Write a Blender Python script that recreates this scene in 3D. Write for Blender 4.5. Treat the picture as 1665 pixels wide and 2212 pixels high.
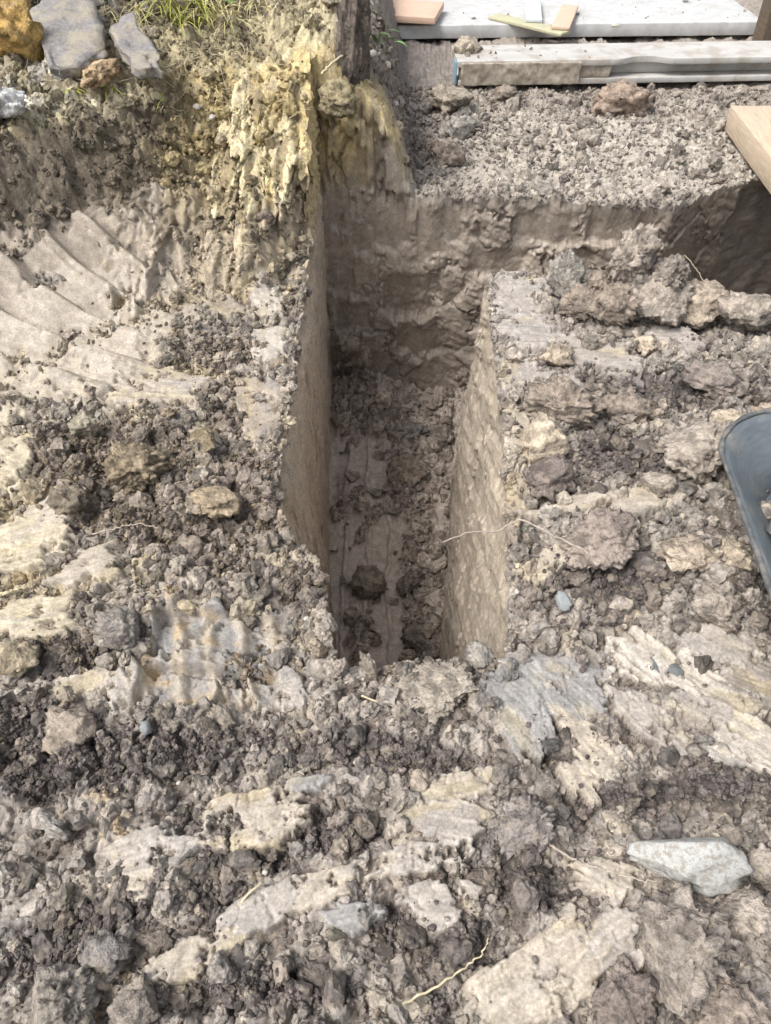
import bpy, bmesh, math, random
import numpy as np
from mathutils import Vector, Matrix

for o in list(bpy.data.objects):
    bpy.data.objects.remove(o)
scene = bpy.context.scene
R = math.radians
COL = scene.collection

# ------------------------------------------------------------------ camera
CAM_H, PITCH, VFOV = 1.6, 48.0, 71.6
cam_data = bpy.data.cameras.new('camera')
cam = bpy.data.objects.new('camera', cam_data)
COL.objects.link(cam)
cam.location = (0, 0, CAM_H)
cam.rotation_euler = (R(90 - PITCH), 0, 0)
cam_data.sensor_fit = 'VERTICAL'
cam_data.sensor_height = 24
cam_data.lens = 12 / math.tan(R(VFOV / 2))
cam_data.clip_start = 0.01
cam_data.clip_end = 500
scene.camera = cam

# ------------------------------------------------------------------ sky, sun, exposure
SUN_EL, SUN_AZ = 57.0, -118.0          # azimuth measured from +Y towards +X
world = bpy.data.worlds.new('World')
scene.world = world
world.use_nodes = True
wn = world.node_tree
wn.nodes.clear()
wo = wn.nodes.new('ShaderNodeOutputWorld')
wb = wn.nodes.new('ShaderNodeBackground')
ws = wn.nodes.new('ShaderNodeTexSky')
ws.sky_type = 'NISHITA'
ws.sun_disc = False
ws.sun_elevation = R(SUN_EL)
ws.sun_rotation = R(SUN_AZ)
ws.air_density = 1.0
ws.dust_density = 4.0
ws.ozone_density = 1.0
wh = wn.nodes.new('ShaderNodeHueSaturation')
wh.inputs['Saturation'].default_value = 0.36
wn.links.new(ws.outputs[0], wh.inputs['Color'])
wn.links.new(wh.outputs[0], wb.inputs['Color'])
wb.inputs['Strength'].default_value = 0.15
wn.links.new(wb.outputs[0], wo.inputs['Surface'])
sun_d = bpy.data.lights.new('sun', 'SUN')
sun_d.energy = 2.2
sun_d.angle = R(24)
sun_d.color = (1.0, 0.975, 0.945)
sun = bpy.data.objects.new('sun', sun_d)
COL.objects.link(sun)
sd = Vector((math.sin(R(SUN_AZ)) * math.cos(R(SUN_EL)), math.cos(R(SUN_AZ)) * math.cos(R(SUN_EL)), math.sin(R(SUN_EL))))
sun.rotation_euler = sd.to_track_quat('Z', 'Y').to_euler()
scene.view_settings.view_transform = 'Standard'
scene.view_settings.look = 'None'
scene.view_settings.gamma = 1
scene.view_settings.exposure = 0.48
scene.cycles.use_adaptive_sampling = True
scene.cycles.adaptive_threshold = 0.04
scene.cycles.adaptive_min_samples = 24
scene.cycles.use_denoising = True
scene.cycles.denoising_prefilter = 'ACCURATE'
scene.cycles.max_bounces = 8
scene.cycles.diffuse_bounces = 3

# ------------------------------------------------------------------ noise
U32 = np.uint32
def _h(ix, iy, iz, seed):
    with np.errstate(over='ignore'):
        n = (ix.astype(np.int64).astype(U32) * U32(374761393) + iy.astype(np.int64).astype(U32) * U32(668265263)
             + iz.astype(np.int64).astype(U32) * U32(2147483647 - 58) + U32((seed * 1013904223 + 12345) & 0xffffffff))
        n = (n ^ (n >> U32(13))) * U32(1274126177)
        n = (n ^ (n >> U32(16))) * U32(2246822519)
        n = n ^ (n >> U32(15))
    return n.astype(np.float32) / np.float32(4294967295.0)
_Z = np.zeros(1, dtype=np.int64)
def hash2(ix, iy, seed): return _h(ix, iy, _Z, seed)
def noise2(x, y, seed=0):
    x0 = np.floor(x); y0 = np.floor(y)
    fx = (x - x0).astype(np.float32); fy = (y - y0).astype(np.float32)
    ux = fx * fx * fx * (fx * (fx * 6 - 15) + 10); uy = fy * fy * fy * (fy * (fy * 6 - 15) + 10)
    def g(dx, dy):
        a = hash2(x0 + dx, y0 + dy, seed) * np.float32(6.2831853)
        return np.cos(a) * (fx - dx) + np.sin(a) * (fy - dy)
    a = g(0, 0); b = g(1, 0); c = g(0, 1); d = g(1, 1)
    return 1.5 * ((a + (b - a) * ux) + ((c + (d - c) * ux) - (a + (b - a) * ux)) * uy)
def fbm2(x, y, octv=4, seed=0, gain=0.5):
    s = 0; a = 1.0; t = 0
    for i in range(octv):
        s = s + a * noise2(x * 2.03 ** i + 17.3 * i, y * 2.03 ** i - 9.1 * i, seed + i)
        t += a; a *= gain
    return s / t
def noise3(p, seed=0):
    p0 = np.floor(p); f = p - p0; u = f * f * (3 - 2 * f)
    def v(a, b, c): return _h(p0[:, 0] + a, p0[:, 1] + b, p0[:, 2] + c, seed)
    def L(a, b, t): return a + (b - a) * t
    return 2 * L(L(L(v(0,0,0), v(1,0,0), u[:,0]), L(v(0,1,0), v(1,1,0), u[:,0]), u[:,1]),
                 L(L(v(0,0,1), v(1,0,1), u[:,0]), L(v(0,1,1), v(1,1,1), u[:,0]), u[:,1]), u[:,2]) - 1
def worley(x, y, seed=0):
    x0 = np.floor(x); y0 = np.floor(y)
    f1 = np.full(x.shape, 9.0, np.float32); f2 = f1.copy(); idr = np.zeros(x.shape, np.float32)
    for dx in (-1, 0, 1):
        for dy in (-1, 0, 1):
            cx = x0 + dx; cy = y0 + dy
            px = cx + hash2(cx, cy, seed); py = cy + hash2(cx, cy, seed + 77)
            d = np.sqrt((px - x) ** 2 + (py - y) ** 2).astype(np.float32)
            m = d < f1
            f2 = np.where(m, f1, np.minimum(f2, d))
            idr = np.where(m, hash2(cx, cy, seed + 191), idr)
            f1 = np.where(m, d, f1)
    return f1, f2, idr
def sst(a, b, x):
    t = np.clip((x - a) / (b - a), 0, 1)
    return t * t * (3 - 2 * t)
def lerp(a, b, t): return a + (b - a) * t

# ------------------------------------------------------------------ a pixel of the 1665 x 2211 picture as a ray
FPX = 1105.5 / math.tan(R(VFOV / 2))
CT, ST = math.cos(R(PITCH)), math.sin(R(PITCH))
def ray(u, v):
    q = 1105.5 - v; a = u - 832.5
    return np.array([a, CT * FPX + ST * q, -ST * FPX + CT * q])
def at_z(u, v, z=0.0):
    d = ray(u, v); t = (z - CAM_H) / d[2]
    return np.array([d[0] * t, d[1] * t, z])

# ------------------------------------------------------------------ lie of the land (metres)
BASE = np.array([(-9, 0.2), (-4, 0.9), (-1.9, 1.72), (-1.3, 2.02), (-0.85, 2.42), (-0.5, 2.68), (-0.36, 2.95), (-0.02, 3.36), (0.17, 3.66), (0.12, 7.0), (0.1, 60)])
def bank_d(x, y):
    best = np.full(x.shape, 1e9); sgn = np.ones(x.shape)
    for (ax, ay), (bx, by) in zip(BASE[:-1], BASE[1:]):
        dx, dy = bx - ax, by - ay
        t = np.clip(((x - ax) * dx + (y - ay) * dy) / (dx * dx + dy * dy), 0, 1)
        ex, ey = x - ax - t * dx, y - ay - t * dy
        d = ex * ex + ey * ey
        m = d < best
        best = np.where(m, d, best)
        sgn = np.where(m, np.sign(dx * (y - ay) - dy * (x - ax)), sgn)
    return np.sqrt(best) * sgn
def bank(x, y):
    d = bank_d(x, y)
    W = np.interp(x, [-1.6, -0.9, -0.5, -0.336, 0.0, 0.2], [0.86, 0.78, 0.62, 0.46, 0.30, 0.26])
    s = d / W
    pl = np.interp(s, [0, .2, .45, .62, .78, .9, 1.0], [0, .06, .24, .46, .74, .93, 1])
    pr = np.interp(s, [0, .1, .3, .6, .85, 1.0], [0, .08, .38, .74, .94, 1])
    p = lerp(pl, pr, sst(-0.9, -0.45, x))
    top = 0.62 + 0.30 * np.clip(d - W, 0, 1.3)
    return np.where(d > 0, p * top, 0.0), d, s
def hbase(x, y):
    b, d, s = bank(x, y)
    h = b + 0.035 * fbm2(x * 0.9 + 3, y * 0.9, 3, 5)
    # the loose spoil on the right block ends in a little step towards the camera
    h = h + 0.035 * sst(1.00, 1.10, y + 0.04 * noise2(x * 4, y * 4, 9)) * sst(0.25, 0.4, x) * (1 - sst(2.9, 3.3, y))
    # spoil heaped along the back of the block
    h = h + 0.02 * np.exp(-((y - 2.45) / 0.22) ** 2) * sst(0.55, 0.95, x) * (1 - sst(2.75, 2.95, y))
    h = h + 0.13 * np.exp(-(((x + 0.28) / 0.22) ** 2 + ((y - 3.95) / 0.25) ** 2))
    # low mound at the lower right and left of the near ground
    h = h + 0.07 * np.exp(-(((x - 0.66) / 0.22) ** 2 + ((y - 0.28) / 0.22) ** 2))
    h = h + 0.04 * np.exp(-(((x + 0.75) / 0.35) ** 2 + ((y - 1.55) / 0.22) ** 2))
    # left lip of the trench falls in near the camera end
    h = h - 0.05 * np.exp(-(((x + 0.28) / 0.10) ** 2 + ((y - 1.12) / 0.25) ** 2))
    return h
def on_ground(u, v):
    d = ray(u, v)
    ts = np.linspace(0.0004, 0.0075, 900)
    P = np.array([0, 0, CAM_H])[None] + ts[:, None] * d[None]
    g = hbase(P[:, 0], P[:, 1])
    k = int(np.argmax(P[:, 2] < g))
    return np.array([P[k, 0], P[k, 1], g[k]])

# trench outline
def xl_top(y): return np.interp(y, [0.8, 0.97, 1.27, 1.36, 1.46, 2.5, 3.7], [-0.12, -0.14, -0.195, -0.275, -0.335, -0.345, -0.335])
def xr_top(y): return np.interp(y, [0.8, 0.95, 1.02, 1.88, 2.8, 3.7], [0.27, 0.31, 0.335, 0.395, 0.435, 0.44])
def xl_bot(y): return np.interp(y, [0.8, 1.8, 2.15, 3.0, 3.7], [-0.17, -0.234, -0.286, -0.33, -0.335])
def xr_bot(y): return np.interp(y, [0.8, 1.8, 2.15, 3.0, 3.7], [0.19, 0.256, 0.30, 0.385, 0.42])
def y_far(x): return np.interp(x, [-0.5, 0.5, 1.45, 1.75, 2.3, 4], [3.63, 3.60, 3.52, 3.75, 4.05, 4.3])
Y_NEAR, Y_BACK, DEPTH = 0.915, 2.80, 1.32
def y_back(x): return 2.80 - 0.20 * np.clip(x - 0.44, 0, 3) + 0.02 * noise2(x * 5, x * 0, 8)

# ------------------------------------------------------------------ patches of the soil surface
# (u, v, half width, half height, angle in the picture, strength): where clay is smeared smooth, and its colour
CREAM = (0.385, 0.334, 0.268); PALE = (0.345, 0.308, 0.268); BLUEG = (0.27, 0.256, 0.24); TAN = (0.335, 0.282, 0.225)
YEL = (0.61, 0.485, 0.235); OCH = (0.50, 0.34, 0.16); TAUPE = (0.285, 0.252, 0.22); DARK = (0.092, 0.08, 0.076)  # YEL: yellow clay, raised to carry the sunlight on the bank
BROWN = (0.19, 0.158, 0.132); WALL = (0.42, 0.34, 0.26); GREY = (0.45, 0.405, 0.345); WHITE = (0.68, 0.65, 0.58)
LCR = (0.44, 0.38, 0.28); LIL = (0.355, 0.315, 0.28)
SMEARS = [
    (430, 2060, 120, 50, -25, CREAM, -25), (560, 1965, 110, 42, -32, PALE, -32), (720, 1905, 160, 36, -22, CREAM, -22), (900, 1860, 130, 34, -10, PALE, -12),
    (965, 1950, 75, 95, 75, PALE, -5), (760, 1985, 70, 40, -15, BLUEG, -12),
    (540, 1765, 120, 70, -20, CREAM, -12), (330, 1830, 110, 60, -15, PALE, -10), (300, 1900, 60, 40, 0, CREAM, 0),
    (980, 1770, 90, 60, 0, PALE, 10),
    (1170, 2100, 180, 100, -30, CREAM, -40), (1330, 2040, 70, 90, 20, PALE, -40), (1290, 1890, 80, 60, 20, CREAM, 30),
    (1275, 1615, 120, 44, 48, CREAM, 48), (1400, 1560, 110, 44, 42, PALE, 45), (1150, 1560, 60, 90, 20, BLUEG, 60), (1210, 1470, 130, 80, 10, BLUEG, 40),
    (1430, 1440, 150, 60, 12, GREY, 35), (1560, 1400, 110, 50, 10, PALE, 30), (1360, 1420, 60, 26, 60, CREAM, 60), (1600, 1600, 90, 70, 20, GREY, 30),
    (1250, 1700, 70, 28, 50, CREAM, 50),
    (455, 1360, 130, 62, 3, BLUEG, 80), (380, 1478, 170, 46, 0, CREAM, 70), (600, 1490, 70, 40, 0, PALE, 60),
    (80, 1335, 100, 46, -8, LCR, -8), (185, 1480, 75, 36, -22, CREAM, -20), (190, 1235, 90, 40, -25, CREAM, -20), (60, 1180, 80, 60, 0, LCR, -15), (110, 1120, 60, 60, 0, CREAM, -10),
    (350, 835, 150, 46, 4, CREAM, 4), (120, 770, 150, 80, 25, CREAM, 30), (430, 650, 90, 26, 5, TAN, 5), (240, 770, 120, 40, 5, CREAM, 8),
    (30, 960, 40, 90, 0, LCR, 60), (560, 880, 60, 90, 0, TAN, 80), (580, 690, 40, 90, 0, GREY, 80),
    (1290, 1085, 170, 24, -3, CREAM, 0), (1340, 882, 90, 16, 6, CREAM, 0), (1200, 835, 60, 40, 20, PALE, 0), (1150, 620, 70, 24, 0, PALE, 0),
    (1110, 640, 70, 50, 10, LIL, 10), (1150, 725, 90, 45, 10, LIL, 5), (1115, 800, 45, 50, 0, LIL, 80), (1310, 780, 90, 36, 5, PALE, 0), (1450, 730, 70, 24, 10, LIL, 0), (1120, 960, 34, 70, 0, CREAM, 80), (1110, 1080, 30, 60, 0, TAN, 80),
    (1010, 1690, 90, 34, -8, PALE, -10), (640, 1700, 80, 30, -10, BLUEG, -12), (1540, 1530, 110, 44, 20, PALE, 30),
    (1200, 1200, 60, 24, -45, CREAM, -45), (1620, 1480, 70, 60, 0, TAUPE, 20),
    (1020, 1400, 50, 40, 30, BLUEG, 40), (1090, 1480, 50, 70, 70, BLUEG, 50),
]
DARKS = [
    (250, 1625, 360, 66, -4), (90, 1560, 130, 60, 0), (150, 1660, 200, 60, 0), (880, 1990, 60, 110, 60), (1130, 1900, 110, 90, 40), (1400, 1715, 300, 52, -6), (830, 1620, 220, 36, 5),
    (230, 985, 260, 110, 0), (420, 1130, 200, 100, 10), (130, 1410, 90, 70, 30), (700, 1790, 160, 60, 10), (600, 2140, 200, 70, 0), (200, 1980, 170, 50, -15),
    (1000, 2030, 90, 70, -30), (1350, 980, 160, 60, 10), (1430, 830, 240, 50, 4), (1300, 1240, 180, 70, 5), (90, 2060, 90, 60, 0), (560, 1840, 90, 50, 0),
    (470, 760, 110, 40, 0), (500, 880, 60, 100, 0), (540, 1050, 110, 130, 0), (650, 1270, 60, 60, 0), (460, 2110, 130, 40, 0), (1560, 1680, 160, 60, 0),
]
def ell(lst):
    out = []
    for e in lst:
        u, v, ru, rv, an = e[:5]
        c = on_ground(u, v); ca, sa = math.cos(R(an)), math.sin(R(an)); z = c[2]
        a = at_z(u + ru * ca, v + ru * sa, z)[:2] - at_z(u, v, z)[:2]
        b = at_z(u - rv * sa, v + rv * ca, z)[:2] - at_z(u, v, z)[:2]
        M = np.linalg.inv(np.array([a, b]).T)
        sdir = None
        if len(e) > 6:
            sv = at_z(u + 10 * math.cos(R(e[6])), v + 10 * math.sin(R(e[6])), z)[:2] - at_z(u, v, z)[:2]
            sdir = sv / np.linalg.norm(sv)
        out.append((c[:2], M, sdir, e))
    return out
SM, DK = ell(SMEARS), ell(DARKS)
def emask(E, x, y, soft=0.35):
    c, M = E[0], E[1]
    dx, dy = x - c[0], y - c[1]
    r = np.sqrt((M[0, 0] * dx + M[0, 1] * dy) ** 2 + (M[1, 0] * dx + M[1, 1] * dy) ** 2)
    return r

def facets(x, y, seed, gap=0.16):
    """broken lumps: every cell a tilted block of its own height, crevices between; returns relief 0..1 and the cell's number"""
    x0 = np.floor(x); y0 = np.floor(y)
    f1 = np.full(x.shape, 9.0, np.float32); f2 = f1.copy(); idr = np.zeros(x.shape, np.float32); ti = idr.copy()
    for dx in (-1, 0, 1):
        for dy in (-1, 0, 1):
            cx = x0 + dx; cy = y0 + dy
            ex = (x - cx - hash2(cx, cy, seed)).astype(np.float32); ey = (y - cy - hash2(cx, cy, seed + 77)).astype(np.float32)
            d = np.maximum(np.abs(ex * 0.8 + ey * 0.6), np.abs(ey * 0.8 - ex * 0.6)) * 0.55 + 0.55 * np.sqrt(ex * ex + ey * ey)
            m = d < f1
            f2 = np.where(m, f1, np.minimum(f2, d))
            r1 = hash2(cx, cy, seed + 191); r2 = hash2(cx, cy, seed + 192) * 6.283
            idr = np.where(m, r1, idr)
            ti = np.where(m, ex * np.cos(r2) + ey * np.sin(r2), ti)
            f1 = np.where(m, d, f1)
    rel = (0.25 + 0.75 * idr + 0.55 * ti - 0.35 * f1) * sst(0.0, gap, f2 - f1)
    return rel, idr
def clodfield(x, y, seed):
    wx = x + 0.020 * fbm2(x * 16, y * 16, 3, seed + 1); wy = y + 0.020 * fbm2(x * 16 + 40, y * 16, 3, seed + 2)
    b1, i1 = facets(wx * 9, wy * 9, seed + 3, 0.3); b1 = b1 * sst(0.45, 0.75, i1)
    b2, i2 = facets(wx * 20, wy * 20, seed + 4, 0.3)
    wx = wx + 0.005 * noise2(x * 60, y * 60, seed + 8); wy = wy + 0.005 * noise2(x * 60 + 9, y * 60, seed + 9)
    b3, i3 = facets(wx * 46, wy * 46, seed + 5, 0.25)
    b4, i4 = facets(wx * 100, wy * 100, seed + 6, 0.25)
    return b1, b2, b3, b4, i1, i2, i3, i4

def soil(x, y, lumps=False):
    """height, colour and wetness of the open ground at x, y"""
    b, d, s = bank(x, y)
    h = hbase(x, y)
    B0, I0 = facets(x * 4.2 + 0.25 * fbm2(x * 6, y * 6, 3, 31), y * 4.2 + 0.25 * fbm2(x * 6, y * 6 + 20, 3, 32), 33, 0.5)
    b1, b2, b3, b4, i1, i2, i3, i4 = clodfield(x, y, 20)
    n1 = fbm2(x * 3.1, y * 3.1, 4, 40); n2 = fbm2(x * 9, y * 9, 4, 44); n3 = fbm2(x * 30, y * 30, 3, 48)
    edge = 0.34 * fbm2(x * 7, y * 7, 5, 52, 0.62) + 0.10 * (i3 - 0.5) + 0.12 * (i2 - 0.5)
    c = lambda k: np.array(k, np.float32)
    shape = x.shape + (3,)
    # ---- general mix of colours
    col = np.broadcast_to(c(TAUPE), shape).copy()
    def mix(k, m):
        nonlocal col
        col = col + (c(k) - col) * m[..., None]
    lump = 0.55 * i2 + 0.45 * i3 + 0.35 * n2
    mix(PALE, sst(0.42, 0.62, lump) * 0.85)
    mix(BROWN, (1 - sst(0.22, 0.42, lump)) * 0.8)
    mix(CREAM, sst(0.72, 0.85, lump + 0.2 * n1) * 0.8)
    left = 1 - sst(-0.55, 0.1, x)
    mid = sst(0.7, 1.3, y)
    mix(CREAM, left * mid * sst(-0.25, 0.35, n2 + 0.8 * (i2 - 0.5)) * 0.85)
    mix(YEL, left * mid * sst(0.0, 0.45, n1 + 0.5 * (i3 - 0.5)) * 0.4)
    mix(OCH, sst(0.25, 0.6, fbm2(x * 6 + 9, y * 6, 3, 60) + 0.5 * (i3 - 0.6)) * 0.45 * (0.4 + 0.6 * left))
    mix(BLUEG, sst(0.2, 0.5, fbm2(x * 5 + 70, y * 5, 3, 63)) * 0.5)
    far = sst(3.4, 3.8, y) * sst(-0.1, 0.3, x)
    mix(GREY, far * 0.75)
    mix(BROWN, far * sst(4.3, 5.1, y + 0.5 * n1) * 0.5)
    # ---- crumbled topsoil
    dm = np.zeros(x.shape)
    for E in DK:
        dm = np.maximum(dm, 1 - sst(0.55, 1.15, emask(E, x, y) + 1.3 * edge))
    dm = np.maximum(dm, sst(0.2, 0.4, fbm2(x * 4 + 33, y * 4, 4, 66)) * 0.8)
    dm = dm * (1 - 0.7 * far)
    # ---- smears
    sm = np.zeros(x.shape); scol = np.zeros(shape, np.float32); sh = np.zeros(x.shape)
    for k, E in enumerate(SM):
        r = emask(E, x, y)
        sel = r < 1.75
        if not sel.any(): continue
        xs_, ys_, n2_ = x[sel], y[sel], n2[sel]
        sx = E[2]
        al = xs_ * sx[0] + ys_ * sx[1]; ac = -xs_ * sx[1] + ys_ * sx[0]
        rr_ = r[sel] * 0.85 + 1.1 * edge[sel] + 0.75 * fbm2(ac * 17, al * 4.5, 4, 160 + k, 0.6)
        m = 1 - sst(0.74, 0.86, rr_)
        st = fbm2(ac * 70, al * 4, 4, 100 + k, 0.65)
        st2 = fbm2(ac * 13 + 0.8 * n2_, al * 2.2, 3, 140 + k)
        cc = c(E[3][5])[None] * (1 + 0.30 * st + 0.20 * st2)[..., None]
        cc = cc + (c(BLUEG) - cc) * (0.55 * sst(0.1, 0.5, st2 + 0.4 * n2_))[..., None]
        cc = cc + (c(YEL) - cc) * (0.22 * sst(0.1, 0.5, -st2 + 0.5 * n2_))[..., None]
        old = sm[sel]; up = m > old
        sc0 = scol[sel]; sc0[up] = cc[up]; scol[sel] = sc0
        h0_ = sh[sel]; h0_[up] = (0.0045 * st + 0.008 * st2 + 0.010)[up]; sh[sel] = h0_
        sm[sel] = np.maximum(old, m)
    cr = worley(x * 13 + 0.5 * n2, y * 13 + 0.5 * n3, 90)
    crack = (1 - sst(0.0, 0.05, cr[1] - cr[0])) * sst(0.05, 0.3, n1 + 0.3)
    sh = sh - 0.006 * crack * sm
    # ---- the bank
    inb = sst(0.0, 0.12, d)
    scoop = inb * (1 - sst(-0.95, -0.7, x)) * (1 - sst(0.55, 0.68, s + 0.25 * edge))
    scoop = np.maximum(scoop, (1 - sst(0.0, 0.25, np.abs(d + 0.02))) * (1 - sst(-0.9, -0.6, x)) * 0.9)
    g = (y + 0.36 * x + 0.10 * (x + 1.2) ** 2) / 0.17 + 0.35 * noise2(x * 1.5, y * 1.5, 70)
    gf = g - np.floor(g)
    saw = np.where(gf < 0.72, gf / 0.72, (1 - gf) / 0.28)
    st = fbm2(g * 5, x * 3, 4, 71, 0.6)
    sgn_h = 0.075 * saw + 0.016 * st + 0.012 * noise2(g * 1.0, x * 6, 72)
    brk = sst(0.17, 0.4, fbm2(x * 7, y * 7, 4, 73) + 0.25 * (saw - 0.6))
    scoop_s = scoop * (1 - 0.85 * brk)
    face = sst(0.02, 0.12, d) * sst(-1.05, -0.78, x) * (1 - sst(0.92, 1.1, s))
    cg = x * 15 + 0.5 * noise2(x * 5, y * 3, 74)
    cf, cgx = np.modf(cg + 100)
    colm = np.where(cf < 0.5, cf * 2, 2 - cf * 2) * hash2(cgx, cgx * 0, 75)
    chip = fbm2(x * 12, y * 9, 4, 76, 0.6)
    shelf = worley(x * 9 + 0.3 * n3, (y * 5 + 0.6 * n2), 77)
    face_h = 0.02 * chip + 0.02 * (shelf[2] - 0.5)
    crest = inb * sst(0.55, 0.75, s)
    # colours of the bank
    m = inb * sst(-1.25, -0.8, x)
    m = m * (1 - 0.85 * sst(3.64, 3.74, y + 0.1 * n2))
    mix((0.27, 0.225, 0.155), inb * sst(3.6, 3.74, y) * 0.8)
    mix(YEL, m * 0.85)  # yellow clay with the bank's sunlit brightness put into the colour
    mix(TAN, m * (1 - sst(0.15, 0.32, b + 0.08 * n2)) * 0.8)
    mix(CREAM, m * sst(0.1, 0.4, chip) * 0.6)
    mix(BROWN, m * sst(0.15, 0.4, -chip + 0.6 * (i3 - 0.5)) * 0.55)
    m = inb * (1 - sst(-1.0, -0.8, x + 0.3 * edge)) * sst(0.50, 0.62, s + 0.4 * edge) * (1 - sst(0.86, 0.98, s + 0.3 * edge))
    mix((0.135, 0.112, 0.082), m * 0.95)
    topm = inb * sst(0.9, 1.05, s + 0.3 * edge)
    mix((0.36, 0.31, 0.20), topm * 0.8)
    ledge = inb * sst(0.84, 0.92, s + 0.25 * edge) * (1 - sst(1.15, 1.35, s + 0.3 * edge))
    mix((0.52, 0.455, 0.29), ledge * sst(-0.15, 0.2, n2 + 0.3 * (i2 - 0.5)) * 0.85)
    mix(WHITE, topm * sst(0.0, 0.3, n2) * (1 - sst(-1.15, -0.95, x)) * 0.85)
    mix((0.10, 0.085, 0.06), topm * sst(0.1, 0.4, -n2 + 0.5 * (i3 - 0.5)) * 0.7)
    mix((0.115, 0.095, 0.072), inb * sst(1.1, 1.5, s + 0.4 * edge) * 0.75)
    # right flank of the bank is dark grey topsoil
    rf = sst(-0.30, -0.16, x + 0.2 * edge) * sst(3.64, 3.74, y) * (1 - sst(0.1, 0.5, x - 0.1 * (y - 3.6) + 0.2 * edge))
    mix((0.19, 0.165, 0.15), rf * 0.8)
    # ---- put together
    dark_c = c(DARK)[None] * (0.75 + 0.9 * i3)[..., None] if x.ndim == 1 else c(DARK) * (0.75 + 0.9 * i3)[..., None]
    brn = c(BROWN) * (0.7 + 0.8 * i2)[..., None]
    dcol = dark_c + (brn - dark_c) * np.clip(left * mid * 0.85 + 0.25, 0, 1)[..., None]
    dmm = dm * (1 - inb)
    col = col + (dcol - col) * (dmm * 0.93)[..., None]
    col = col * (0.80 + 0.25 * i3 + 0.18 * i4 + 0.14 * n3)[..., None]
    smk = sm * (1 - inb)
    smk = smk * (1 - 0.85 * sst(0.17, 0.30, fbm2(x * 10, y * 10, 5, 80, 0.62) + 0.18 * (i3 - 0.5)))
    col = col + (scol - col) * smk[..., None]
    sc_c = c(TAN) * (1.0 + 0.3 * st + 0.12 * n2)[..., None]
    sc_c = sc_c + (c(CREAM) - sc_c) * (sst(0.0, 0.35, 0.30 - b + 0.25 * n2 + 0.1 * st))[..., None]
    col = col + (sc_c - col) * scoop_s[..., None]
    rough = 0.05 * (B0 - 0.5) + 0.035 * b1 + 0.024 * b2 + 0.011 * b3 + 0.005 * b4 + 0.022 * n2 + 0.006 * n3 - 0.026
    amp = (1 - 0.94 * np.maximum(smk, scoop_s)) * (0.75 + 0.45 * dm) * lerp(1.0, 0.75, far)
    amp = amp * lerp(1.0, 1.35, crest) * lerp(1.0, 0.55, face)
    h = h + rough * amp + smk * sh + scoop_s * sgn_h + scoop * (1 - scoop_s / np.maximum(scoop, 1e-3)) * 0.03 + face * face_h
    # prints of track cleats beside the near end of the trench
    E = TRK
    dx, dy = x - E[0], y - E[1]
    inside = sst(-0.17, -0.15, dx) * (1 - sst(0.16, 0.19, dx)) * sst(-0.15, -0.13, dy) * (1 - sst(0.13, 0.145, dy))
    cleat = np.abs(dy + 0.01 + 0.008 * noise2(x * 9, y * 9, 82))
    rib = (1 - sst(0.012, 0.028, cleat))
    cross = np.cos((dx + 0.25 * dy + 0.01 * noise2(x * 12, y * 12, 83)) * 2 * math.pi / 0.085)
    h = h + inside * (-0.055 + 0.052 * rib + 0.020 * np.clip(cross, 0, 1) * (1 - rib) + 0.004 * n3)
    tone = c(BLUEG) + (c(CREAM) - c(BLUEG)) * sst(-0.25, 0.3, n2 + 0.4 * cross + 0.3 * n3)[..., None]
    tone = tone + (c(OCH) - tone) * (0.5 * sst(0.15, 0.4, fbm2(x * 14, y * 14, 3, 84)))[..., None]
    col = col + (tone - col) * (inside * 0.85)[..., None]
    wet = np.clip(np.maximum(np.maximum(smk, scoop_s), inside) + 0.15 * n2, 0, 1)
    dens2 = np.clip(1.15 - 1.2 * np.maximum(np.maximum(smk, scoop_s), inside), 0, 1) * lerp(1, 0.45, face)
    dens = np.clip(0.26 * sst(-0.1, 0.3, n1 + 0.4 * n2) * (1 - np.maximum(np.maximum(smk, scoop_s), inside)) + 0.001 + 1.15 * dmm * (1 - 0.97 * np.maximum(smk, scoop_s)) + 0.3 * far, 0, 2) * lerp(1, 0.7, face)
    return h, np.clip(col, 0.01, 0.9), wet, (dens2 if lumps else dens)
TRK = at_z(452, 1405, 0.0)

# ------------------------------------------------------------------ materials
def new_mat(name):
    m = bpy.data.materials.new(name); m.use_nodes = True
    nt = m.node_tree; nt.nodes.clear()
    out = nt.nodes.new('ShaderNodeOutputMaterial'); bs = nt.nodes.new('ShaderNodeBsdfPrincipled')
    nt.links.new(bs.outputs[0], out.inputs['Surface'])
    return m, nt, bs
def nd(nt, typ, **kw):
    n = nt.nodes.new(typ)
    for k, v in kw.items(): setattr(n, k, v)
    return n
def noise_node(nt, vec, scale, detail=4, rough=0.6):
    n = nd(nt, 'ShaderNodeTexNoise'); n.inputs['Scale'].default_value = scale
    n.inputs['Detail'].default_value = detail; n.inputs['Roughness'].default_value = rough
    if vec is not None: nt.links.new(vec, n.inputs['Vector'])
    return n
def maprange(nt, src, a, b, c, d):
    n = nd(nt, 'ShaderNodeMapRange'); nt.links.new(src, n.inputs['Value'])
    for k, v in zip(('From Min', 'From Max', 'To Min', 'To Max'), (a, b, c, d)): n.inputs[k].default_value = v
    return n.outputs[0]
def mul_col(nt, col, val):
    n = nd(nt, 'ShaderNodeVectorMath', operation='SCALE'); nt.links.new(col, n.inputs[0]); nt.links.new(val, n.inputs['Scale'])
    return n.outputs[0]
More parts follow.
